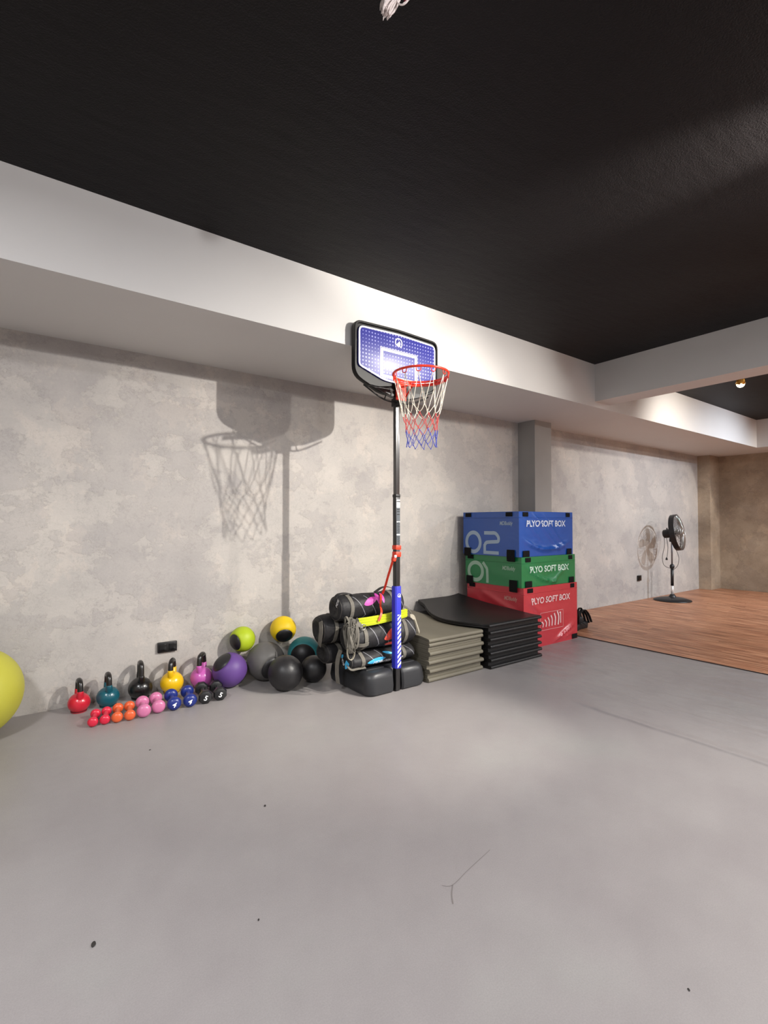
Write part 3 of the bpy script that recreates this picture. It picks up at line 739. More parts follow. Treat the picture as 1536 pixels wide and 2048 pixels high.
M_GM = mat('olive_grey_foam', (106, 101, 88), 0.55, spec=0.4, bump=(350, 0.25, 0.001), vary=(5, 0.05))
M_BM = mat('black_foam', (21, 20, 21), 0.42, spec=0.45, bump=(350, 0.3, 0.001), vary=(5, 0.08))
ORD = ['lowest', 'second from the floor', 'third from the floor', 'fourth from the floor', 'fifth from the floor', 'sixth from the floor', 'fifth from the top', 'fourth from the top', 'third from the top', 'second from the top', 'topmost']
rnd = random.Random(3)
gpat = [1, 0, 1, 0, 1, 0, 1, 0, 1, 1]
for i in range(10):
    th = 0.0335; z = i*th + 0.0005; f = gpat[i]; top = i == 9
    dx = rnd.uniform(-0.010, 0.010); yf = 2.885 + (0.0 if f else 0.013) + rnd.uniform(-.004, .004)
    if top:
        wf = lambda x, y, zz: 0.035*max(0, (y-3.1)/0.8)**1.5 + (0.012*math.exp(-((x-2.55)/0.12)**2)*max(0, min(1, (y-2.9)*12))*max(0, 1-abs(y-3.03)/0.16) if zz > 0.315 else -0.0)
    else: wf = lambda x, y, zz, i=i: 0.0
    lab = 'grey folded exercise mat, ' + (ORD[i] if i < 6 else ORD[i+1]) + ' in the grey stack' if not top else 'grey folded exercise mat with open fold, topmost of the grey stack'
    mat_sheet('exercise_mat', 2.55+dx, 3.155+dx+(0 if f else -0.012), yf, 3.86 if not top else 3.90, z, th - 0.0008, M_GM, bool(f), wf, lab, 'grey folded mats beside the hoop', 0.002 if not top else 0.003)
ORD2 = ['lowest', 'second from the floor', 'third from the floor', 'fourth from the floor', 'fifth from the floor', 'sixth from the floor', 'seventh, at mid height,', 'sixth from the top', 'fifth from the top', 'fourth from the top', 'third from the top', 'second from the top']
NB = 12
for i in range(NB):
    th = 0.0290; z = i*th + 0.0005; f = (i % 2 == 0)
    dx = rnd.uniform(-0.006, 0.006) + (0.006 if i < 6 else 0)
    mat_sheet('exercise_mat', 3.19+dx, 3.885+dx-(0.0 if f else 0.02) - 0.003*i*0, 2.835+(0 if f else 0.022), 3.03 if 0 else 3.80, z, th-0.0008, M_BM, f, lambda x, y, zz: 0.0,
              'black folded exercise mat, ' + ORD2[i] + ' in the black stack', 'black folded mats beside the red box', 0.0016)
# topmost black mat: wide, draped, rising towards the wall corner
z0 = NB*0.029 + 0.001
def wtop(x, y, zz):
    s_ = (x-3.18)/0.72; u = max(0, (y-3.25)/0.65); e = max(0, (x-3.70)/0.2)
    return 0.062*u**1.5 + 0.020*max(0, e)**2*min(1, max(0, (y-2.95)/0.3)) 
def top_mat():
    bm = bmesh.new(); nx, ny = 16, 20; t = 0.0125; G = []
    def P(s, q, lay):   # s 0..1 in x, q 0..1 in y
        y = 2.835 + q*1.08; xl = 3.185 - 0.16*math.sin(math.pi*min(1, q*1.15))*(1-0.25*q) + 0.13*q**2.5; xr = 3.895
        x = xl + (xr-xl)*s
        return Vector((x-3.19, y-2.835, wtop(x, y, 0) + lay))
    r = t
    prof = []
    for i in range(ny+1): prof.append((1-i/ny, 0))      # outer bottom, back -> front
    rings = []
    for si in range(nx+1):
        s = si/nx; ring = []
        for i in range(ny+1): ring.append(P(s, 1-i/ny, 0.0) + Vector((0, 0.0 if i < ny else 0.012, 0)))
        for k3 in range(1, 6):
            a = -math.pi/2 + math.pi*k3/6; b0 = P(s, 0, 0); ring.append(b0 + Vector((0, 0.012 - 0.014*math.cos(a), 0.0145 + 0.0145*math.sin(a))))
        for i in range(ny+1): ring.append(P(s, i/ny, 0.029) + Vector((0, 0.012 if i == 0 else 0, 0)))
        for i in range(ny+1): ring.append(P(s, 1-i/ny, 0.0162) + Vector((0, 0.012 if i == ny else 0, 0)))
        for i in range(ny+1): ring.append(P(s, i/ny, 0.0128) + Vector((0, 0.012 if i == 0 else 0, 0)))
        rings.append([bm.verts.new(p) for p in ring])
    k2 = len(rings[0])
    for a, b in zip(rings, rings[1:]):
        for j in range(k2): bm.faces.new((a[j], a[(j+1) % k2], b[(j+1) % k2], b[j]))
    for rr in (rings[0], rings[-1]):
        n1 = ny+1; bot = rr[0:n1]; fold = rr[n1:n1+5]; tp = rr[n1+5:2*n1+5]; tin = rr[2*n1+5:3*n1+5]; bin_ = rr[3*n1+5:]
        for i in range(ny): bm.faces.new((bot[i], bot[i+1], bin_[ny-i-1], bin_[ny-i])); bm.faces.new((tp[i], tp[i+1], tin[ny-i-1], tin[ny-i]))
        bm.faces.new([bot[-1]] + fold + [tp[0], tin[-1], bin_[0]])
    o = from_bm('exercise_mat', bm, M_BM, angle=50); o.location = (3.19, 2.835, z0)
    tag(o, 'black folded exercise mat curling up at the wall, topmost of the black stack', 'mat', 'black folded mats beside the red box')
top_mat()

# ------------------------------------------------------------------ soft plyo boxes
M_VEL = mat('black_velcro', (20, 19, 20), 0.85, bump=(400, 0.5, 0.002))
def digit(ch, x, h):
    if ch == '0': return stroke_tris([(x+0.115+0.100*math.cos(a), h/2+(h/2-0.018)*math.sin(a)) for a in [R_(q) for q in range(0, 360, 24)]], 0.040, 3, True)
    if ch == '2': return stroke_tris([(x+0.01, h-0.02), (x+0.10, h-0.02), (x+0.165, h-0.022), (x+0.205, h-0.06), (x+0.205, h-0.10), (x+0.175, h*0.55), (x+0.10, h*0.53), (x+0.045, h*0.50), (x+0.02, h*0.40), (x+0.018, 0.10), (x+0.018, 0.03)], 0.036, 4) + [rect(x+0.0, 0.0, x+0.21, 0.034)]
    return stroke_tris([(x, h-0.01), (x+0.035, h-0.05), (x+0.06, h*0.6), (x+0.062, 0.0)], 0.034, 5)
def plyo(x0, y0, z0, w, d, h, rgb, label, num, seed, style):
    o = empty('plyo_box', (x0+w/2, y0+d/2, z0), label, 'plyo box', 'stack of soft plyo boxes')
    m = mat('vinyl_%s' % seed, rgb, 0.33, spec=0.65, bump=(6, 0.22, 0.03)); rnd = random.Random(seed)
    seam = h-0.062
    def dispF(u, v):   # front (-y) face relief, u 0..1, v 0..1
        e = 1.0
        for q_ in (u*4.2, (1-u)*4.2, v*6.5, (1-v)*6.5):
            q_ = max(0, min(1, q_)); e *= q_*q_*(3-2*q_)
        dsp = 0.0
        def g(q, wd): return math.exp(-(q/wd)**2)
        if style == 'blue':
            dsp += 0.011*g(v-(0.14+1.1*(u-0.5)**2*(1.2 if u < .5 else .9)), 0.05)
            dsp += 0.006*g(v-(0.95-1.5*u), 0.05)*max(0, 1-u/0.8) + 0.006*g(v-(1.35-1.7*u), 0.04) + 0.005*g(v-(1.75-1.9*u), 0.04)
            dsp += 0.0018*noise.noise(Vector((u*6, v*9, 3)))
        elif style == 'green':
            dsp += 0.009*g(v-(0.10+1.9*max(0, 0.62-u)**2), 0.06)*(u < .62) + 0.005*g(v-(1.9*u-0.95), 0.06)
            dsp += 0.003*noise.noise(Vector((u*6, v*4, 9)))
        else:
            dsp += 0.012*g(v-(0.55+1.7*max(0, 0.45-u)**2+0.0*u), 0.05)*max(0, 1-u/0.5) + 0.014*g(v-(0.52*u-0.20-0.25*(1-u)**2), 0.035)*(u > .35) + 0.009*g(v-(0.45*u-0.27), 0.02)*(u > .4)
            dsp += 0.004*noise.noise(Vector((u*5, v*5, 4)))
        return dsp*e*2.2
    def dispL(s, v):
        e = min(1, 6*min(s, 1-s, v*1.6, (1-v)*1.6)); dsp = 0.003*noise.noise(Vector((s*3+seed, v*4, 7)))
        if style == 'red': dsp += 0.010*math.exp(-((v-(1.0-0.5*s))/0.06)**2)*(s > .3)
        return dsp*e
    def F(s, t, off=0.0): # s along x from left, t height
        return Vector((s-w/2, -d/2 - dispF(min(max(s/w, 0), 1), min(max(t/h, 0), 1)) - off, t))
    def Lf(s, t, off=0.0): # s from the wall side to the front corner
        return Vector((-w/2 - dispL(min(max(s/d, 0), 1), min(max(t/h, 0), 1)) - off, d/2-s, t))
    bm = bmesh.new(); NX, NY, NZ = 60, 36, max(18, int(h*60))
    def grid(f, a, b, na, nb):
        V = [[bm.verts.new(f(a*i/na, b*j/nb)) for j in range(nb+1)] for i in range(na+1)]
        for i in range(na):
            for j in range(nb): bm.faces.new((V[i][j], V[i+1][j], V[i+1][j+1], V[i][j+1]))
    h2 = h-0.001
    grid(lambda s, t: F(s, t), w, h2, NX, NZ); grid(lambda s, t: Lf(s, t), d, h2, NY, NZ)
    grid(lambda s, t: Vector((w/2, -d/2+s, t)), d, h2, NY//2, NZ); grid(lambda s, t: Vector((w/2-s, d/2, t)), w, h2, NX//2, NZ)
    grid(lambda s, t: Vector((-w/2+s, -d/2+t, h2)), w, d, NX, NY); grid(lambda s, t: Vector((-w/2+s, -d/2+t, 0)), w, d, NX, NY)
    bmesh.ops.remove_doubles(bm, verts=bm.verts[:], dist=0.0008)
    bd = from_bm('box_cover', bm, m, o, angle=50)
    bm = bmesh.new()  # raised lid seam
    loop = [F(0, seam, .001)+Vector((-.001, 0, 0))] + [F(w*i/20, seam, .001) for i in range(1, 20)] + [F(w, seam, .001), Vector((w/2+.001, 0, seam)), Vector((w/2+.001, d/2, seam)), Vector((0, d/2+.001, seam)), Vector((-w/2-.001, d/2, seam))] + [Lf(d*i/12, seam, .001) for i in range(1, 12)]
    tube(bm, loop, 0.0032, 6, True); from_bm('lid_seam', bm, m, o, smooth=True)
    # velcro tabs: small ones at the lid, larger flaps hanging over the box below
    def tab(fn, s0, s1, t0, t1, off, lab=None):
        bm = bmesh.new(); V = []
        for i in range(4):
            s = s0+(s1-s0)*i/3; V.append([bm.verts.new(fn(s, t0+(t1-t0)*j/4, off + (0.004 if j in (1, 2, 3) else 0.002))) for j in range(5)])
        for i in range(3):
            for j in range(4): bm.faces.new((V[i][j], V[i+1][j], V[i+1][j+1], V[i][j+1]))
        bmesh.ops.solidify(bm, geom=bm.faces[:], thickness=-0.002)
        from_bm('velcro_tab', bm, M_VEL, o, angle=40)
    for s in (0.055, w-0.125): tab(F, s, s+0.085 if s < .1 else s+0.07, h-0.052, h-0.008, 0.001)
    for s in (0.035, d-0.16): tab(Lf, s, s+0.085, h-0.050, h-0.008, 0.001)
    if z0 > 0.1:
        for s in (0.05, w-0.12): tab(F, s, s+0.10 if s < .1 else s+0.085, -0.010, 0.062, 0.006)
        for s in (0.02, d-0.145): tab(Lf, s, s+0.10, -0.045 if s > .1 else -0.02, 0.070, 0.007)
    else: tab(F, w-0.105, w-0.01, 0.004, 0.055, 0.002)
    mt = mat('print_%s' % seed, {'blue': (196, 204, 222), 'green': (196, 222, 204), 'red': (226, 190, 190)}[style], 0.45)
    tr, tw = text_tris('PLYO SOFT BOX', 0.082, 0.0, 0.0022); sc_ = 0.66/tw
    tx, ty = {'blue': (0.105, h-0.150), 'green': (0.115, 0.142), 'red': (0.105, h-0.168)}[style]
    def fm(a, b): return F(a, b, 0.0045)
    flat_print('front_lettering', [[(tx+a*sc_, ty+b*1.05) for a, b in t] for t in tr], fm, mt, o)
    def lm(a, b): return Lf(a, b, 0.0018)
    tr, tw = text_tris('MDBuddy', 0.060, 0.15, 0.0016); f2 = 0.165/tw
    ml = mat('print_left_%s' % seed, {'blue': (150, 170, 190), 'green': (150, 180, 160), 'red': (190, 140, 130)}[style], 0.5)
    flat_print('side_lettering', [[(d-0.24+a*f2*1.0, h-0.135+b*0.9) for a, b in t] for t in tr], lm, ml, o)
    if num:
        hh = 0.24 if num == '02' else 0.22
        pol = digit('0', 0.015, hh) + digit(num[1], 0.275 if num == '02' else 0.235, hh)
        pol = [[(a*0.98, (b if b < h-0.07 else h-0.07)) for a, b in p] for p in pol]
        flat_print('box_number', [[(0.022+a, 0.012+b) for a, b in p] for p in pol], lm, ml, o)
    else:  # growing chevrons in a thin frame
        X0, X1, Z0, Z1 = 0.25, 0.64, 0.155, 0.335
        pol = []
        for i in range(6):
            cx = X0+0.035+i*0.052; hh = 0.028+i*0.0085; cz = Z0+0.062+i*0.008
            pol += stroke_tris([(cx-0.012, cz+hh), (cx+0.014, cz+hh*0.15), (cx+0.004, cz-hh)], 0.014+0.001*i, 4)
        pol += [rect(X1-0.055, Z0+0.045, X1-0.040, Z1-0.02), rect(X1-0.070, Z1-0.035, X1-0.04, Z1-0.02)]
        pol += rect_band(X0, Z0, X1, Z1, 0.003)
        flat_print('arrow_emblem', pol, fm, mt, o)
    return o
plyo(3.932, 3.065, 0.0, 0.90, 0.75, 0.60, (186, 52, 62), 'red soft plyo box standing on the floor, bottom of the stack', None, 31, 'red')
plyo(3.922, 3.080, 0.60, 0.90, 0.75, 0.30, (20, 118, 66), 'green soft plyo box numbered 01, in the middle of the stack', '01', 32, 'green')
plyo(3.905, 3.095, 0.90, 0.90, 0.75, 0.45, (16, 74, 158), 'blue soft plyo box numbered 02, on top of the stack', '02', 33, 'blue')

# ------------------------------------------------------------------ black strap pile beyond the boxes
sp_ = empty('strap_pile', (5.15, 3.34, 0), 'heap of black harness straps and pouches on the floor right of the plyo boxes', 'straps')
M_STR = mat('black_nylon', (18, 18, 20), 0.6, bump=(60, 0.4, 0.004))
rnd = random.Random(5)
for (x, y, z, sx, sy, sz, rz) in ((0.02, 0.0, 0.045, 0.36, 0.22, 0.085, 10), (-0.02, 0.02, 0.115, 0.28, 0.2, 0.075, -8), (0.08, -0.03, 0.030, 0.34, 0.10, 0.05, 20)):
    bm = bmesh.new(); box(bm, (0, 0, 0), (sx, sy, sz), None, 0.022, 3)
    bmesh.ops.subdivide_edges(bm, edges=[e for e in bm.edges if e.calc_length() > 0.08], cuts=4, use_grid_fill=True)
    mt_ = Matrix.Translation((x, y, z)) @ Matrix.Rotation(R_(rz), 4, 'Z')
    for v in bm.verts: v.co += Vector((noise.noise(v.co*14+Vector((x, 0, 0))), noise.noise(v.co*14+Vector((5, z, 0))), noise.noise(v.co*12+Vector((0, 9, x)))))*0.018; 
    bmesh.ops.transform(bm, matrix=mt_, verts=bm.verts[:])
    for v in bm.verts: v.co.z = max(v.co.z, 0.006)
    from_bm('pouch', bm, M_STR, sp_, smooth=True)
for i in range(7):
    cx, cy = rnd.uniform(-0.14, 0.12), rnd.uniform(-0.10, 0.06); hgt = rnd.uniform(0.20, 0.27) if i < 5 else 0.14; ww = rnd.uniform(0.07, 0.14); ph = rnd.uniform(-0.5, 0.5)
    pts = [(cx-ww*math.cos(ph), cy-ww*math.sin(ph), 0.10), (cx-ww*0.9*math.cos(ph), cy-ww*.9*math.sin(ph), hgt*0.8), (cx, cy, hgt), (cx+ww*0.9*math.cos(ph), cy+ww*.9*math.sin(ph), hgt*0.72), (cx+ww*1.2*math.cos(ph), cy+ww*1.2*math.sin(ph)-0.02, 0.07)]
    bm = bmesh.new(); P = smoothpts(pts, 5); ribbon(bm, P, 0.026, 0.006); from_bm('strap_loop', bm, M_STR, sp_)

# ------------------------------------------------------------------ balls
F_ = Vector((math.sin(R_(36.3)), math.cos(R_(36.3)), 0)); Rt = Vector((math.cos(R_(36.3)), -math.sin(R_(36.3)), 0)); Up = Vector((0, 0, 1))
M_RUB = mat('black_rubber', (30, 29, 31), 0.42, spec=0.5, bump=(160, 0.35, 0.0015), vary=(8, 0.08))
def uvs(bm, r, seg=48, rings=28): bmesh.ops.create_uvsphere(bm, u_segments=seg, v_segments=rings, radius=r)
def ball(c, r, rgb, axis, capdeg, label, seed=0):
    """medicine ball: coloured shell and two black end caps set into it"""
    o = empty('medicine_ball', (c[0], c[1], c[2]-r), label, 'medicine ball')
    up = Matrix.Translation((0, 0, r)); rot = Vector(axis).normalized().to_track_quat('Z', 'Y').to_matrix().to_4x4()
    m = mat('rubber_%s' % label.split()[0], rgb, 0.5, spec=0.4, bump=(220, 0.3, 0.0012))
    a0 = R_(capdeg); prof = []; n = 26
    for i in range(n+1):
        a = a0 + (math.pi-2*a0)*i/n; q = 1.0
        if i in (0, n): q = 0.972
        elif i in (1, n-1): q = 0.994
        prof.append((r*q*math.sin(a), r*q*math.cos(a)))
    bm = bmesh.new(); lathe(bm, [(0, prof[0][1])] + prof + [(0, prof[-1][1])], 56, up @ rot, False); from_bm('ball_shell', bm, m, o, smooth=True)
    for s in (1, -1):
        bm = bmesh.new(); pr = [(0, s*r*0.996)]
        for i in range(1, 13):
            a = (a0-0.03)*i/12; q = 0.996 if i < 11 else (0.99 if i == 11 else 0.972); pr.append((r*q*math.sin(a), s*r*q*math.cos(a)))
        lathe(bm, pr, 56, up @ rot, False); tag(from_bm('end_cap', bm, M_RUB, o, smooth=True), 'black rubber end cap')
    return o
def ax_(t, rr, u): return -F_*t + Rt*rr + Up*u
ball((1.281, 3.712, 0.127), 0.127, (92, 62, 128), ax_(.45, -.5, .74), 42, 'purple medicine ball with black caps on the floor beside the pink kettlebell')
ball((1.567, 3.712, 0.148), 0.148, (92, 90, 88), ax_(.72, .62, -.30), 40, 'large dark grey medicine ball with black caps on the floor under the lime ball')
ball((1.935, 3.775, 0.137), 0.137, (48, 128, 134), ax_(.98, .06, -.05), 52, 'teal medicine ball with wide black cap on the floor below the yellow ball')
ball((1.428, 3.846, 0.312), 0.099, (168, 188, 36), ax_(.80, -.56, -.14), 43, 'lime green medicine ball with black caps resting on the purple and grey balls')
ball((1.772, 3.836, 0.350), 0.107, (224, 190, 26), ax_(.80, .28, -.53), 43, 'yellow medicine ball with black caps leaning on the wall above the teal ball')
def plain_ball(name, c, r, m, label, cat, rot=0):
    o = empty(name, (c[0], c[1], c[2]-r), label, cat)
    bm = bmesh.new(); uvs(bm, r); bmesh.ops.translate(bm, verts=bm.verts[:], vec=(0, 0, r)); from_bm('ball_shell', bm, m, o, smooth=True)
    bm = bmesh.new(); ax = Vector((0.25, -0.5, 0.83)).normalized() if rot == 0 else Vector((0.6, -0.6, 0.5)).normalized()
    lathe(bm, [(0, 0), (0.006, 0), (0.007, 0.0012), (0.004, 0.002), (0, 0.002)], 14, Matrix.Translation((0, 0, r)) @ align(ax) @ Matrix.Translation((0, 0, r-0.0008)))
    from_bm('air_valve', bm, M_RUB, o); return o
plain_ball('slam_ball', (1.588, 3.395, 0.128), 0.128, M_RUB, 'larger plain black slam ball in front of the grey medicine ball', 'slam ball')
plain_ball('slam_ball', (1.848, 3.445, 0.101), 0.101, M_RUB, 'smaller plain black slam ball beside the sandbag straps', 'slam ball', 1)
plain_ball('swiss_ball', (-0.235, 3.675, 0.262), 0.262, mat('lime_gym_ball', (188, 184, 66), 0.5, bump=(30, 0.05, 0.004)), 'big lime yellow exercise ball against the wall at the left edge', 'exercise ball')

# ------------------------------------------------------------------ kettlebells
M_KH = mat('black_handle', (26, 23, 22), 0.28, spec=0.6)
def kettlebell(x, y, r, ht, rgb, word, rz, lean, where):
    o = empty('kettlebell', (x, y, 0), '%s kettlebell with black handle, %s' % (word, where), 'kettlebell', 'row of kettlebells along the wall', rz)
    m = mat('vinyl_kb_%s' % word, rgb, 0.28, coat=0.25, bump=(120, 0.08, 0.002))
    cz = r*0.90; prof = [(0, 0), (r*0.66, 0), (r*0.72, 0.004)]
    for i in range(18):
        a = -R_(48) + R_(138)*i/17; prof.append((max(r*math.cos(a), 0.0), cz + r*math.sin(a)*0.96))
    bm = bmesh.new(); lathe(bm, prof, 40, None, False); 
    # coloured horns: the lower parts of the handle
    hw = r*0.66; zt = ht - 0.016
    arch = [(0, -hw*0.80, cz+r*0.62), (0, -hw*1.0, cz+r*0.98), (0, -hw*1.04, cz+r*1.25), (0, -hw*0.82, zt-0.014), (0, -hw*0.35, zt), (0, hw*0.35, zt), (0, hw*0.82, zt-0.014), (0, hw*1.04, cz+r*1.25), (0, hw*1.0, cz+r*0.98), (0, hw*0.80, cz+r*0.62)]
    A = smoothpts(arch, 5); n = len(A); hr = 0.0155
    tube(bm, A[:11], hr*1.18, 14, scale=[1.25-0.02*i for i in range(11)]); tube(bm, A[-11:], hr*1.18, 14, scale=[1.03+0.02*i for i in range(11)])
    from_bm('bell_body', bm, m, o, smooth=True)
    bm = bmesh.new(); tube(bm, A[9:-9], hr*1.12, 14); from_bm('handle', bm, M_KH, o, smooth=True)
    bm = bmesh.new(); lathe(bm, [(0, 0), (r*0.64, 0), (r*0.70, 0.003), (r*0.73, 0.010), (r*0.74, 0.014)], 36, None, False); from_bm('rubber_foot', bm, mat('foot_%s' % word, tuple(int(c*0.45) for c in rgb), 0.5), o, smooth=True)
    return o
kettlebell(0.318, 3.815, 0.0655, 0.215, (196, 30, 50), 'red', R_(3), 0, 'leftmost of the row along the wall')
kettlebell(0.485, 3.815, 0.070, 0.225, (16, 84, 98), 'teal', R_(0), 0, 'second from the left along the wall')
kettlebell(0.690, 3.845, 0.079, 0.262, (20, 18, 19), 'all-black', R_(-4), 0, 'in the middle of the row')
kettlebell(0.900, 3.845, 0.080, 0.245, (232, 186, 20), 'yellow', R_(-24), 0, 'under the wall socket')
kettlebell(1.108, 3.835, 0.081, 0.258, (190, 92, 170), 'pink', R_(-34), 0, 'rightmost of the row beside the purple ball')

# ------------------------------------------------------------------ dumbbells
def dumbbell(a, b, r, hl, sides, rgb, word, num, side, shape):
    A = Vector((a[0], a[1], r)); B = Vector((b[0], b[1], r)); d = (B-A); L = d.length; dn = d.normalized()
    o = empty('dumbbell', (A.x, A.y, 0), '%s of the two %s dumbbells on the floor in front of the kettlebells' % (side, word), 'dumbbell', '%s dumbbells' % word.split()[0])
    o.rotation_euler = (0, 0, math.atan2(dn.y, dn.x) - math.pi/2)
    m = mat('db_%s' % word.split()[0], rgb, 0.36, coat=0.15, bump=(180, 0.1, 0.0015))
    L += hl*0.5
    rot = Matrix.Rotation(-math.pi/2, 4, 'X'); tr = Matrix.Translation((0, 0, r))
    def head(y0):
        bm = bmesh.new(); pr = [(0, 0), (r*0.55, 0), (r*0.86, hl*0.10), (r, hl*0.30), (r, hl*0.70), (r*0.86, hl*0.90), (r*0.55, hl), (0, hl)]
        if shape == 'round': pr = [(0, 0), (r*0.5, 0.001), (r*0.85, hl*0.14), (r*1.0, hl*0.42), (r*0.98, hl*0.6), (r*0.75, hl*0.88), (r*0.45, hl), (0, hl)]
        n = sides
        f = 1/math.cos(math.pi/n)*0.985 if sides < 12 else 1.0
        pr = [(q*f, z) for q, z in pr]
        mt = Matrix.Translation((0, y0, r)) @ rot @ Matrix.Rotation(math.pi/n, 4, 'Z')
        lathe(bm, pr, n, mt, False); return from_bm('weight_head', bm, m, o, angle=30 if sides < 12 else None, smooth=True)
    h1 = head(-hl*0.15); h2 = head(L-hl*0.5)
    bm = bmesh.new(); tube(bm, [Vector((0, hl*0.5, r)), Vector((0, hl*0.95, r)), Vector((0, L*0.5+hl*0.2, r)), Vector((0, L-hl*0.45, r)), Vector((0, L-hl*0.2, r))], 0.0135, 14, scale=[1.5, 1.1, 1.15, 1.1, 1.5])
    from_bm('grip', bm, m, o, smooth=True)
    if num:
        t_, w_ = text_tris(num, r*1.05, 0.0, 0.001); c, s = math.cos(R_(-25)), math.sin(R_(-25))
        flat_print('weight_number', t_, lambda p, q: ((p-w_/2)*c-(q-r*0.38)*s, -hl*0.15-0.0012, r+(p-w_/2)*s+(q-r*0.38)*c), M_WHITE, h1)
    return o
DB = [((0.360, 3.469), (0.388, 3.600), 0.0295, 0.042, 24, (206, 34, 62), 'red small', None, 'left', 'round'),
      ((0.425, 3.467), (0.450, 3.605), 0.0295, 0.042, 24, (206, 34, 62), 'red small', None, 'right', 'round'),
      ((0.490, 3.453), (0.516, 3.610), 0.0325, 0.048, 24, (214, 92, 48), 'orange', None, 'left', 'round'),
      ((0.560, 3.443), (0.583, 3.605), 0.0325, 0.048, 24, (214, 92, 48), 'orange', None, 'right', 'round'),
      ((0.640, 3.440), (0.660, 3.600), 0.042, 0.055, 24, (196, 112, 152), 'pale pink', None, 'left', 'round'),
      ((0.732, 3.463), (0.748, 3.625), 0.042, 0.055, 24, (196, 112, 152), 'pale pink', None, 'right', 'round'),
      ((0.825, 3.450), (0.845, 3.620), 0.044, 0.058, 24, (24, 42, 118), 'dark blue', '4', 'left', 'round'),
      ((0.925, 3.450), (0.955, 3.635), 0.044, 0.058, 24, (24, 42, 118), 'dark blue', '4', 'right', 'round'),
      ((1.028, 3.455), (1.055, 3.640), 0.0445, 0.060, 8, (22, 22, 24), 'glossy black', '5', 'left', 'hex'),
      ((1.130, 3.460), (1.152, 3.618), 0.0445, 0.060, 8, (22, 22, 24), 'glossy black', '5', 'right', 'hex')]
for q in DB: dumbbell(*q)

# ------------------------------------------------------------------ pedestal fan
fan = empty('pedestal_fan', (8.302, 3.602, 0.008), 'black pedestal fan with silver grille standing on the wood floor by the wall', 'fan')
M_FB = mat('black_fan_plastic', (26, 27, 30), 0.4); M_CH = mat('chrome_grille', (196, 194, 190), 0.22, 0.9)
bm = bmesh.new(); lathe(bm, [(0, 0), (0.262, 0), (0.268, 0.006), (0.262, 0.016), (0.18, 0.040), (0.08, 0.058), (0, 0.060)], 48, None, False); from_bm('fan_base', bm, M_FB, fan, angle=50)
bm = bmesh.new(); lathe(bm, [(0.055, 0.055), (0.045, 0.075), (0.030, 0.10), (0.0, 0.10)], 24, None, False); from_bm('base_cone', bm, M_FB, fan, smooth=True)
bm = bmesh.new(); tube(bm, [(0, 0, 0.095), (0, 0, 0.24)], 0.019, 18); tag(from_bm('pole', bm, mat('white_pole', (226, 224, 222), 0.25, 0.3), fan, smooth=True), 'bright metal foot of the pole')
bm = bmesh.new(); tube(bm, [(0, 0, 0.235), (0, 0, 0.52)], 0.022, 18); from_bm('pole', bm, M_FB, fan, smooth=True)
bm = bmesh.new(); lathe(bm, [(0.022, 0.50), (0.032, 0.515), (0.034, 0.545), (0.026, 0.565), (0.015, 0.572)], 20); box(bm, (0.035, 0, 0.535), (0.03, 0.014, 0.014), None, 0.004); from_bm('height_knob', bm, M_FB, fan, angle=40)
bm = bmesh.new(); tube(bm, [(0, 0, 0.56), (0, 0, 0.98)], 0.0125, 14); tag(from_bm('pole', bm, mat('grey_pole', (120, 120, 124), 0.3, 0.6), fan, smooth=True), 'slim grey upper pole')
hd = Vector((0.16, -0.975, 0.15)).normalized(); HC = Vector((0.015, -0.07, 1.075)); MH = align(hd, HC)
bm = bmesh.new(); lathe(bm, [(0, -0.20), (0.045, -0.198), (0.066, -0.185), (0.070, -0.12), (0.062, -0.07), (0.03, -0.055), (0, -0.055)], 28, MH); box(bm, tuple(HC - hd*0.14 + Vector((0, 0, 0.078))), (0.016, 0.016, 0.03), None, 0.004)
from_bm('motor', bm, M_FB, fan, angle=50)
bm = bmesh.new(); tube(bm, [Vector((0, 0, 0.93)), Vector((0, 0.0, 0.98)), HC - hd*0.10 - Vector((0, 0, 0.05))], 0.020, 12); box(bm, (0.0, 0.01, 0.955), (0.05, 0.04, 0.06), None, 0.008); from_bm('tilt_joint', bm, M_FB, fan, angle=45)
def ringp(r, z, n=48): return [MH @ Vector((r*math.cos(2*math.pi*i/n), r*math.sin(2*math.pi*i/n), z)) for i in range(n)]
bm = bmesh.new()
sweep(bm, ringp(0.283, 0.0), [(-0.002, -0.038), (0.002, -0.038), (0.002, 0.038), (-0.002, 0.038)], True, normals=[MH.to_3x3() @ Vector((math.cos(2*math.pi*i/48), math.sin(2*math.pi*i/48), 0)) for i in range(48)])
from_bm('cage_band', bm, M_FB, fan)
def grille(name, zf, m, nr, nsp, bulge, rad):
    bm = bmesh.new()
    for i in range(nr):
        r = 0.07+0.21*i/(nr-1); z = zf(r); tube(bm, ringp(r, z, 40), rad, 5, True)
    for i in range(nsp):
        a = 2*math.pi*i/nsp; tube(bm, [MH @ Vector((r*math.cos(a), r*math.sin(a), zf(r))) for r in (0.03, 0.10, 0.17, 0.23, 0.265, 0.284)], rad*1.15, 5)
    return from_bm(name, bm, m, fan, smooth=True)
g1 = grille('rear_grille', lambda r: -0.035-0.03*(1-(r/0.285)**2), M_FB, 5, 20, 0, 0.0010)
g2 = grille('front_grille', lambda r: 0.035+0.055*(1-(r/0.285)**2)**0.8 if r < 0.2849 else 0.035, M_CH, 9, 40, 0, 0.0017); tag(g2, 'silver wire front grille')
bm = bmesh.new(); lathe(bm, [(0, 0.098), (0.035, 0.096), (0.045, 0.088), (0.045, 0.084), (0, 0.084)], 28, MH); tag(from_bm('badge', bm, M_CH, g2, smooth=True), 'silver centre badge')
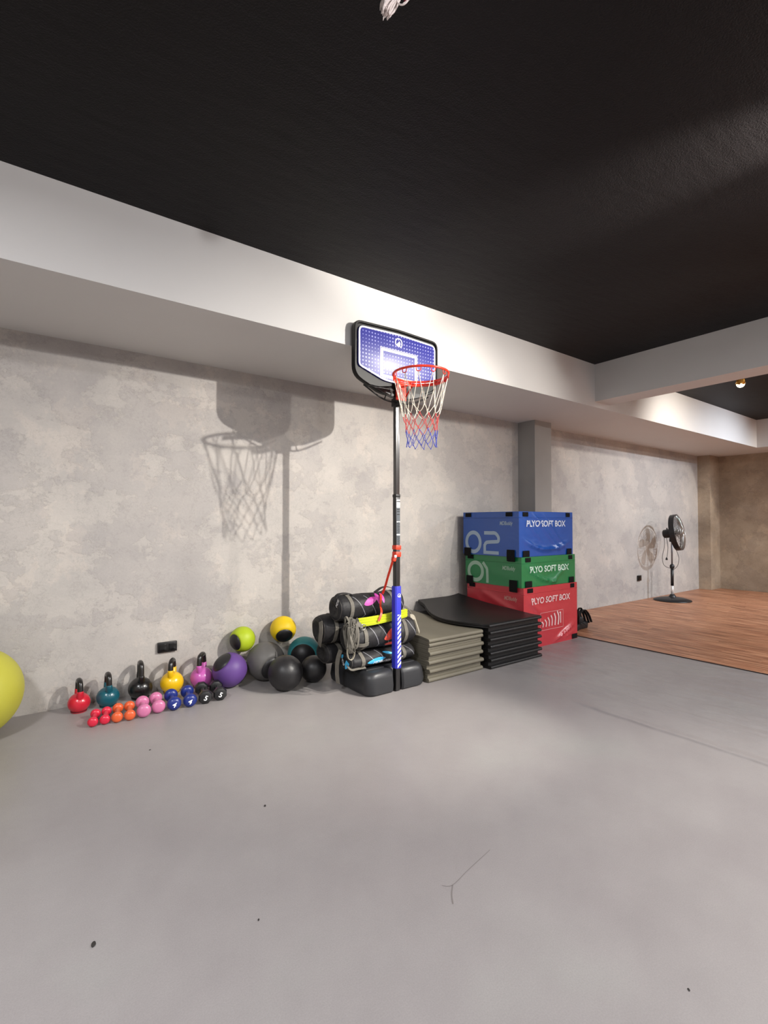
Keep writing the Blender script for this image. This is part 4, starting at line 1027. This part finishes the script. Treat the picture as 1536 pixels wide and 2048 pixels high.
bm = bmesh.new(); lathe(bm, [(0, -0.05), (0.042, -0.05), (0.048, -0.03), (0.046, 0.02), (0.03, 0.045), (0, 0.05)], 28, MH); from_bm('blade_hub', bm, M_FB, fan, smooth=True)
for k2 in range(5):
    bm = bmesh.new(); V = []
    for i in range(9):
        r = 0.040+0.215*i/8; row_ = []
        for j in range(6):
            t = j/5-0.5; wd = 0.30+1.0*math.sin(math.pi*min(1, (i+1.2)/10))**1.0*0.5
            a = t*wd*0.95 + 0.35*(i/8) + 2*math.pi*k2/5; row_.append(bm.verts.new(MH @ Vector((r*math.cos(a), r*math.sin(a), 0.034*(-t)*1.2 + 0.004*math.sin(3*t)))))
        V.append(row_)
    for i in range(8):
        for j in range(5): bm.faces.new((V[i][j], V[i+1][j], V[i+1][j+1], V[i][j+1]))
    bmesh.ops.solidify(bm, geom=bm.faces[:], thickness=0.0018); from_bm('blade', bm, mat('grey_blade', (150, 150, 152), 0.35, 0.2), fan, smooth=True)
bm = bmesh.new()
mb = HC - hd*0.15 - Vector((0, 0, 0.06))
Rc = Vector((0.396, -0.918, 0))
tube(bm, smoothpts([mb - Rc*0.03, mb + Vector((0, 0, -0.15)) - Rc*0.03, mb + Vector((0, 0, -0.32)) - Rc*0.06, mb + Vector((0, 0, -0.45)) - Rc*0.03, Vector((-0.02, -0.02, 0.50)), Vector((0.015, -0.02, 0.49)), Vector((0.035, -0.07, 0.56)), Vector((0.04, -0.085, 0.68)), Vector((0.02, -0.055, 0.80)), Vector((0.0, -0.03, 0.90))], 6), 0.0035, 6)
tube(bm, smoothpts([mb, mb + Vector((0, 0, -0.14)) + Rc*0.02, mb + Vector((0, 0, -0.28)) + Rc*0.01, mb + Vector((0, 0, -0.33))], 6), 0.0035, 6)
cd = from_bm('power_cord', bm, M_FB, fan, smooth=True)
bm = bmesh.new(); e_ = mb + Vector((0, 0, -0.345)); lathe(bm, [(0.006, 0.03), (0.014, 0.012), (0.018, -0.012), (0.0, -0.014)], 12, Matrix.Translation(e_)); from_bm('plug', bm, M_FB, cd, smooth=True)

# ------------------------------------------------------------------ ceiling lamps (fixtures) and added fill panels
M_FX = mat('black_fixture', (24, 22, 20), 0.4); M_GL = mat('lit_lens', (255, 236, 190), 0.4, emit=((255, 228, 170), 14))
def fixture(loc, aim, label, grp=None):
    o = empty('track_spotlight', loc, label, 'spotlight', grp); d = (Vector(aim)-Vector(loc)).normalized()
    M0 = align(d)
    bm = bmesh.new(); lathe(bm, [(0, -0.12), (0.024, -0.118), (0.028, -0.11), (0.030, -0.022), (0.034, -0.018), (0.034, -0.010), (0.028, -0.010), (0.026, -0.016), (0, -0.016)], 24, M0, False); from_bm('lamp_housing', bm, M_FX, o, angle=40)
    bm = bmesh.new(); lathe(bm, [(0, -0.0145), (0.0255, -0.0145)], 24, M0, False); from_bm('lamp_lens', bm, M_GL, o)
    top = Vector((0, 0, ZC - loc[2])) - Vector((0, 0, 0.0)); mid = -d*0.08
    bm = bmesh.new(); tube(bm, [mid, mid + Vector((0, 0, 0.03)), Vector((mid.x, mid.y, top.z-0.012))], 0.006, 8); box(bm, (mid.x, mid.y, top.z-0.008), (0.05, 0.05, 0.016), None, 0.003); from_bm('ceiling_mount', bm, M_FX, o, angle=40)
    return o
LAB = ['black track spotlight on the black ceiling aimed at the hoop, right of the camera', 'black track spotlight next to the one aimed at the hoop', 'small lit spotlight on the black ceiling beyond the cross beam', 'black track spotlight aimed at the pedestal fan', 'black track spotlight near the far wall', 'black track spotlight on the ceiling nearest the camera', None, 'black track spotlight aimed down at the floor in front of the hoop', 'added unseen fill spotlight aimed down at the floor right of the camera', 'black track spotlight tilted up so that it grazes the black ceiling']
for s, l in zip(SPOTS, LAB):
    if l and s[0][0] == 6.40:
        L0 = Vector((6.12, 1.95, 2.712)); o = empty('ceiling_spotlight', L0, l, 'spotlight'); M_GD = mat('gold_reflector', (190, 140, 60), 0.3, 0.9)
        bm = bmesh.new(); lathe(bm, [(0.012, 0.10), (0.030, 0.085), (0.040, 0.03), (0.046, 0.0), (0.043, 0.0), (0.036, 0.03), (0.026, 0.08), (0.012, 0.09)], 28, align((-0.45, -0.25, 1)) , False); from_bm('reflector', bm, M_GD, o, smooth=True)
        bm = bmesh.new(); uvs(bm, 0.038, 20, 12); bmesh.ops.translate(bm, verts=bm.verts[:], vec=(-0.006, -0.003, -0.004)); from_bm('glowing_bulb', bm, mat('lit_bulb', (255, 244, 214), 0.4, emit=((255, 236, 190), 14)), o, smooth=True)
        bm = bmesh.new(); tube(bm, [Vector((-0.04, -0.02, 0.09)), Vector((-0.04, -0.02, ZC-L0.z))], 0.010, 10); from_bm('ceiling_stem', bm, M_FX, o, smooth=True)
    elif l: fixture(s[0], s[1], l)
for b in BULBS:
    o = empty('pendant_bulb', b[0], 'small bare bulb hanging just under the black ceiling', 'lamp')
    bm = bmesh.new(); lathe(bm, [(0, 0.034), (0.014, 0.034), (0.016, 0.05), (0.03, 0.085), (0.03, ZC-b[0][2]), (0, ZC-b[0][2])], 20, None, False); from_bm('bulb_socket', bm, M_FX, o, angle=40)
for l, w_, c_ in FILL_PANELS:  # bodies for the added fill lamps
    o = empty('fill_panel', (l[0], l[1], ZC), 'unseen round panel added on the ceiling as fill light', 'ceiling lamp', 'added round fill panels')
    bm = bmesh.new(); lathe(bm, [(0, -0.0), (0.29, -0.0), (0.29, -0.03), (0.275, -0.04), (0.265, -0.034), (0, -0.034)], 40, None, False); from_bm('panel_housing', bm, M_FX, o, angle=40)
    bm = bmesh.new(); lathe(bm, [(0, -0.036), (0.262, -0.036)], 40, None, False); from_bm('diffuser', bm, mat('lit_diffuser', (250, 246, 236), 0.5, emit=((255, 244, 226), 2)), o)

# ------------------------------------------------------------------ frayed rope bundle hanging from the ceiling near the top of the frame
fr_o = empty('frayed_rope', (0.93, 1.18, ZC), 'frayed white and red rope ends hanging from the black ceiling at the top edge', 'rope')
M_RW = mat('white_rope', (226, 214, 210), 0.85, bump=(200, 0.5, 0.002)); M_RR = mat('red_thread', (120, 30, 44), 0.7)
bm = bmesh.new(); tube(bm, smoothpts([(0, 0, 0), (0, 0, -0.03), (0.012, 0, -0.045), (0.018, 0, -0.03)], 4), 0.003, 8); from_bm('ceiling_hook', bm, M_FX, fr_o, smooth=True)
bm = bmesh.new(); rnd = random.Random(2)
for i in range(46):
    a = rnd.uniform(-0.016, 0.016); b = rnd.uniform(-0.012, 0.012); e = rnd.uniform(0.82, 1.08); c_ = rnd.uniform(-0.008, 0.008)
    tube(bm, smoothpts([(0.0, 0, -0.04), (-0.010+a*0.9, 0.016+b*.9, -0.060+c_), (-0.022+a*1.3, 0.034+b, -0.082*e+c_), (-0.026+a*0.9, 0.042+b*1.2, -0.100*e)], 3), 0.0034, 5, scale=[1, 1, 1, 1, 1, 1, 1, 0.8, 0.6, 0.35])
from_bm('frayed_end', bm, M_RW, fr_o, smooth=True)
bm = bmesh.new()
tube(bm, smoothpts([(0.0, 0, -0.04), (-0.005, 0.008, -0.075), (0.004, -0.008, -0.092), (0.014, -0.022, -0.080), (0.006, -0.014, -0.055), (0.0, 0, -0.045)], 5), 0.0025, 6)
tube(bm, smoothpts([(0.004, -0.008, -0.090), (0.02, -0.03, -0.078), (0.04, -0.05, -0.064), (0.055, -0.06, -0.055)], 5), 0.0025, 6)
tube(bm, smoothpts([(0.055, -0.06, -0.055), (0.060, -0.062, -0.080), (0.066, -0.070, -0.082), (0.066, -0.070, -0.055)], 5), 0.0025, 6)
from_bm('rope_loop', bm, M_RW, fr_o, smooth=True)
bm = bmesh.new(); tube(bm, smoothpts([(0.006, -0.012, -0.086), (0.022, -0.033, -0.072), (0.042, -0.052, -0.060), (0.02, -0.02, -0.045), (0, 0, -0.04)], 5), 0.0028, 6); from_bm('red_thread', bm, M_RR, fr_o, smooth=True)

# ------------------------------------------------------------------ crumbs on the floor
M_CR = mat('dark_crumb', (42, 38, 36), 0.8)
for (x, y, s, lab) in ((0.185, 1.693, 0.0085, 'dark flake of dirt on the grey floor, nearest the bottom left corner'), (0.873, 2.068, 0.006, 'dark speck on the grey floor below the slam balls'),
                       (0.579, 2.943, 0.005, 'dark speck on the grey floor just in front of the pink dumbbells'), (0.611, 1.493, 0.004, 'tiny dark speck on the floor right of the large flake'), (1.442, 0.597, 0.004, 'tiny brown sliver on the floor at lower right')):
    bm = bmesh.new(); bmesh.ops.create_icosphere(bm, subdivisions=2, radius=s)
    for v in bm.verts: v.co = Vector((v.co.x*1.3*(1+0.3*noise.noise(v.co*300)), v.co.y*0.7, (v.co.z*0.3)))
    o = from_bm('floor_crumb', bm, M_CR, smooth=True); o.location = (x, y, s*0.3); o.rotation_euler = (0, 0, random.uniform(0.4, 1.4)); tag(o, lab, 'crumb')
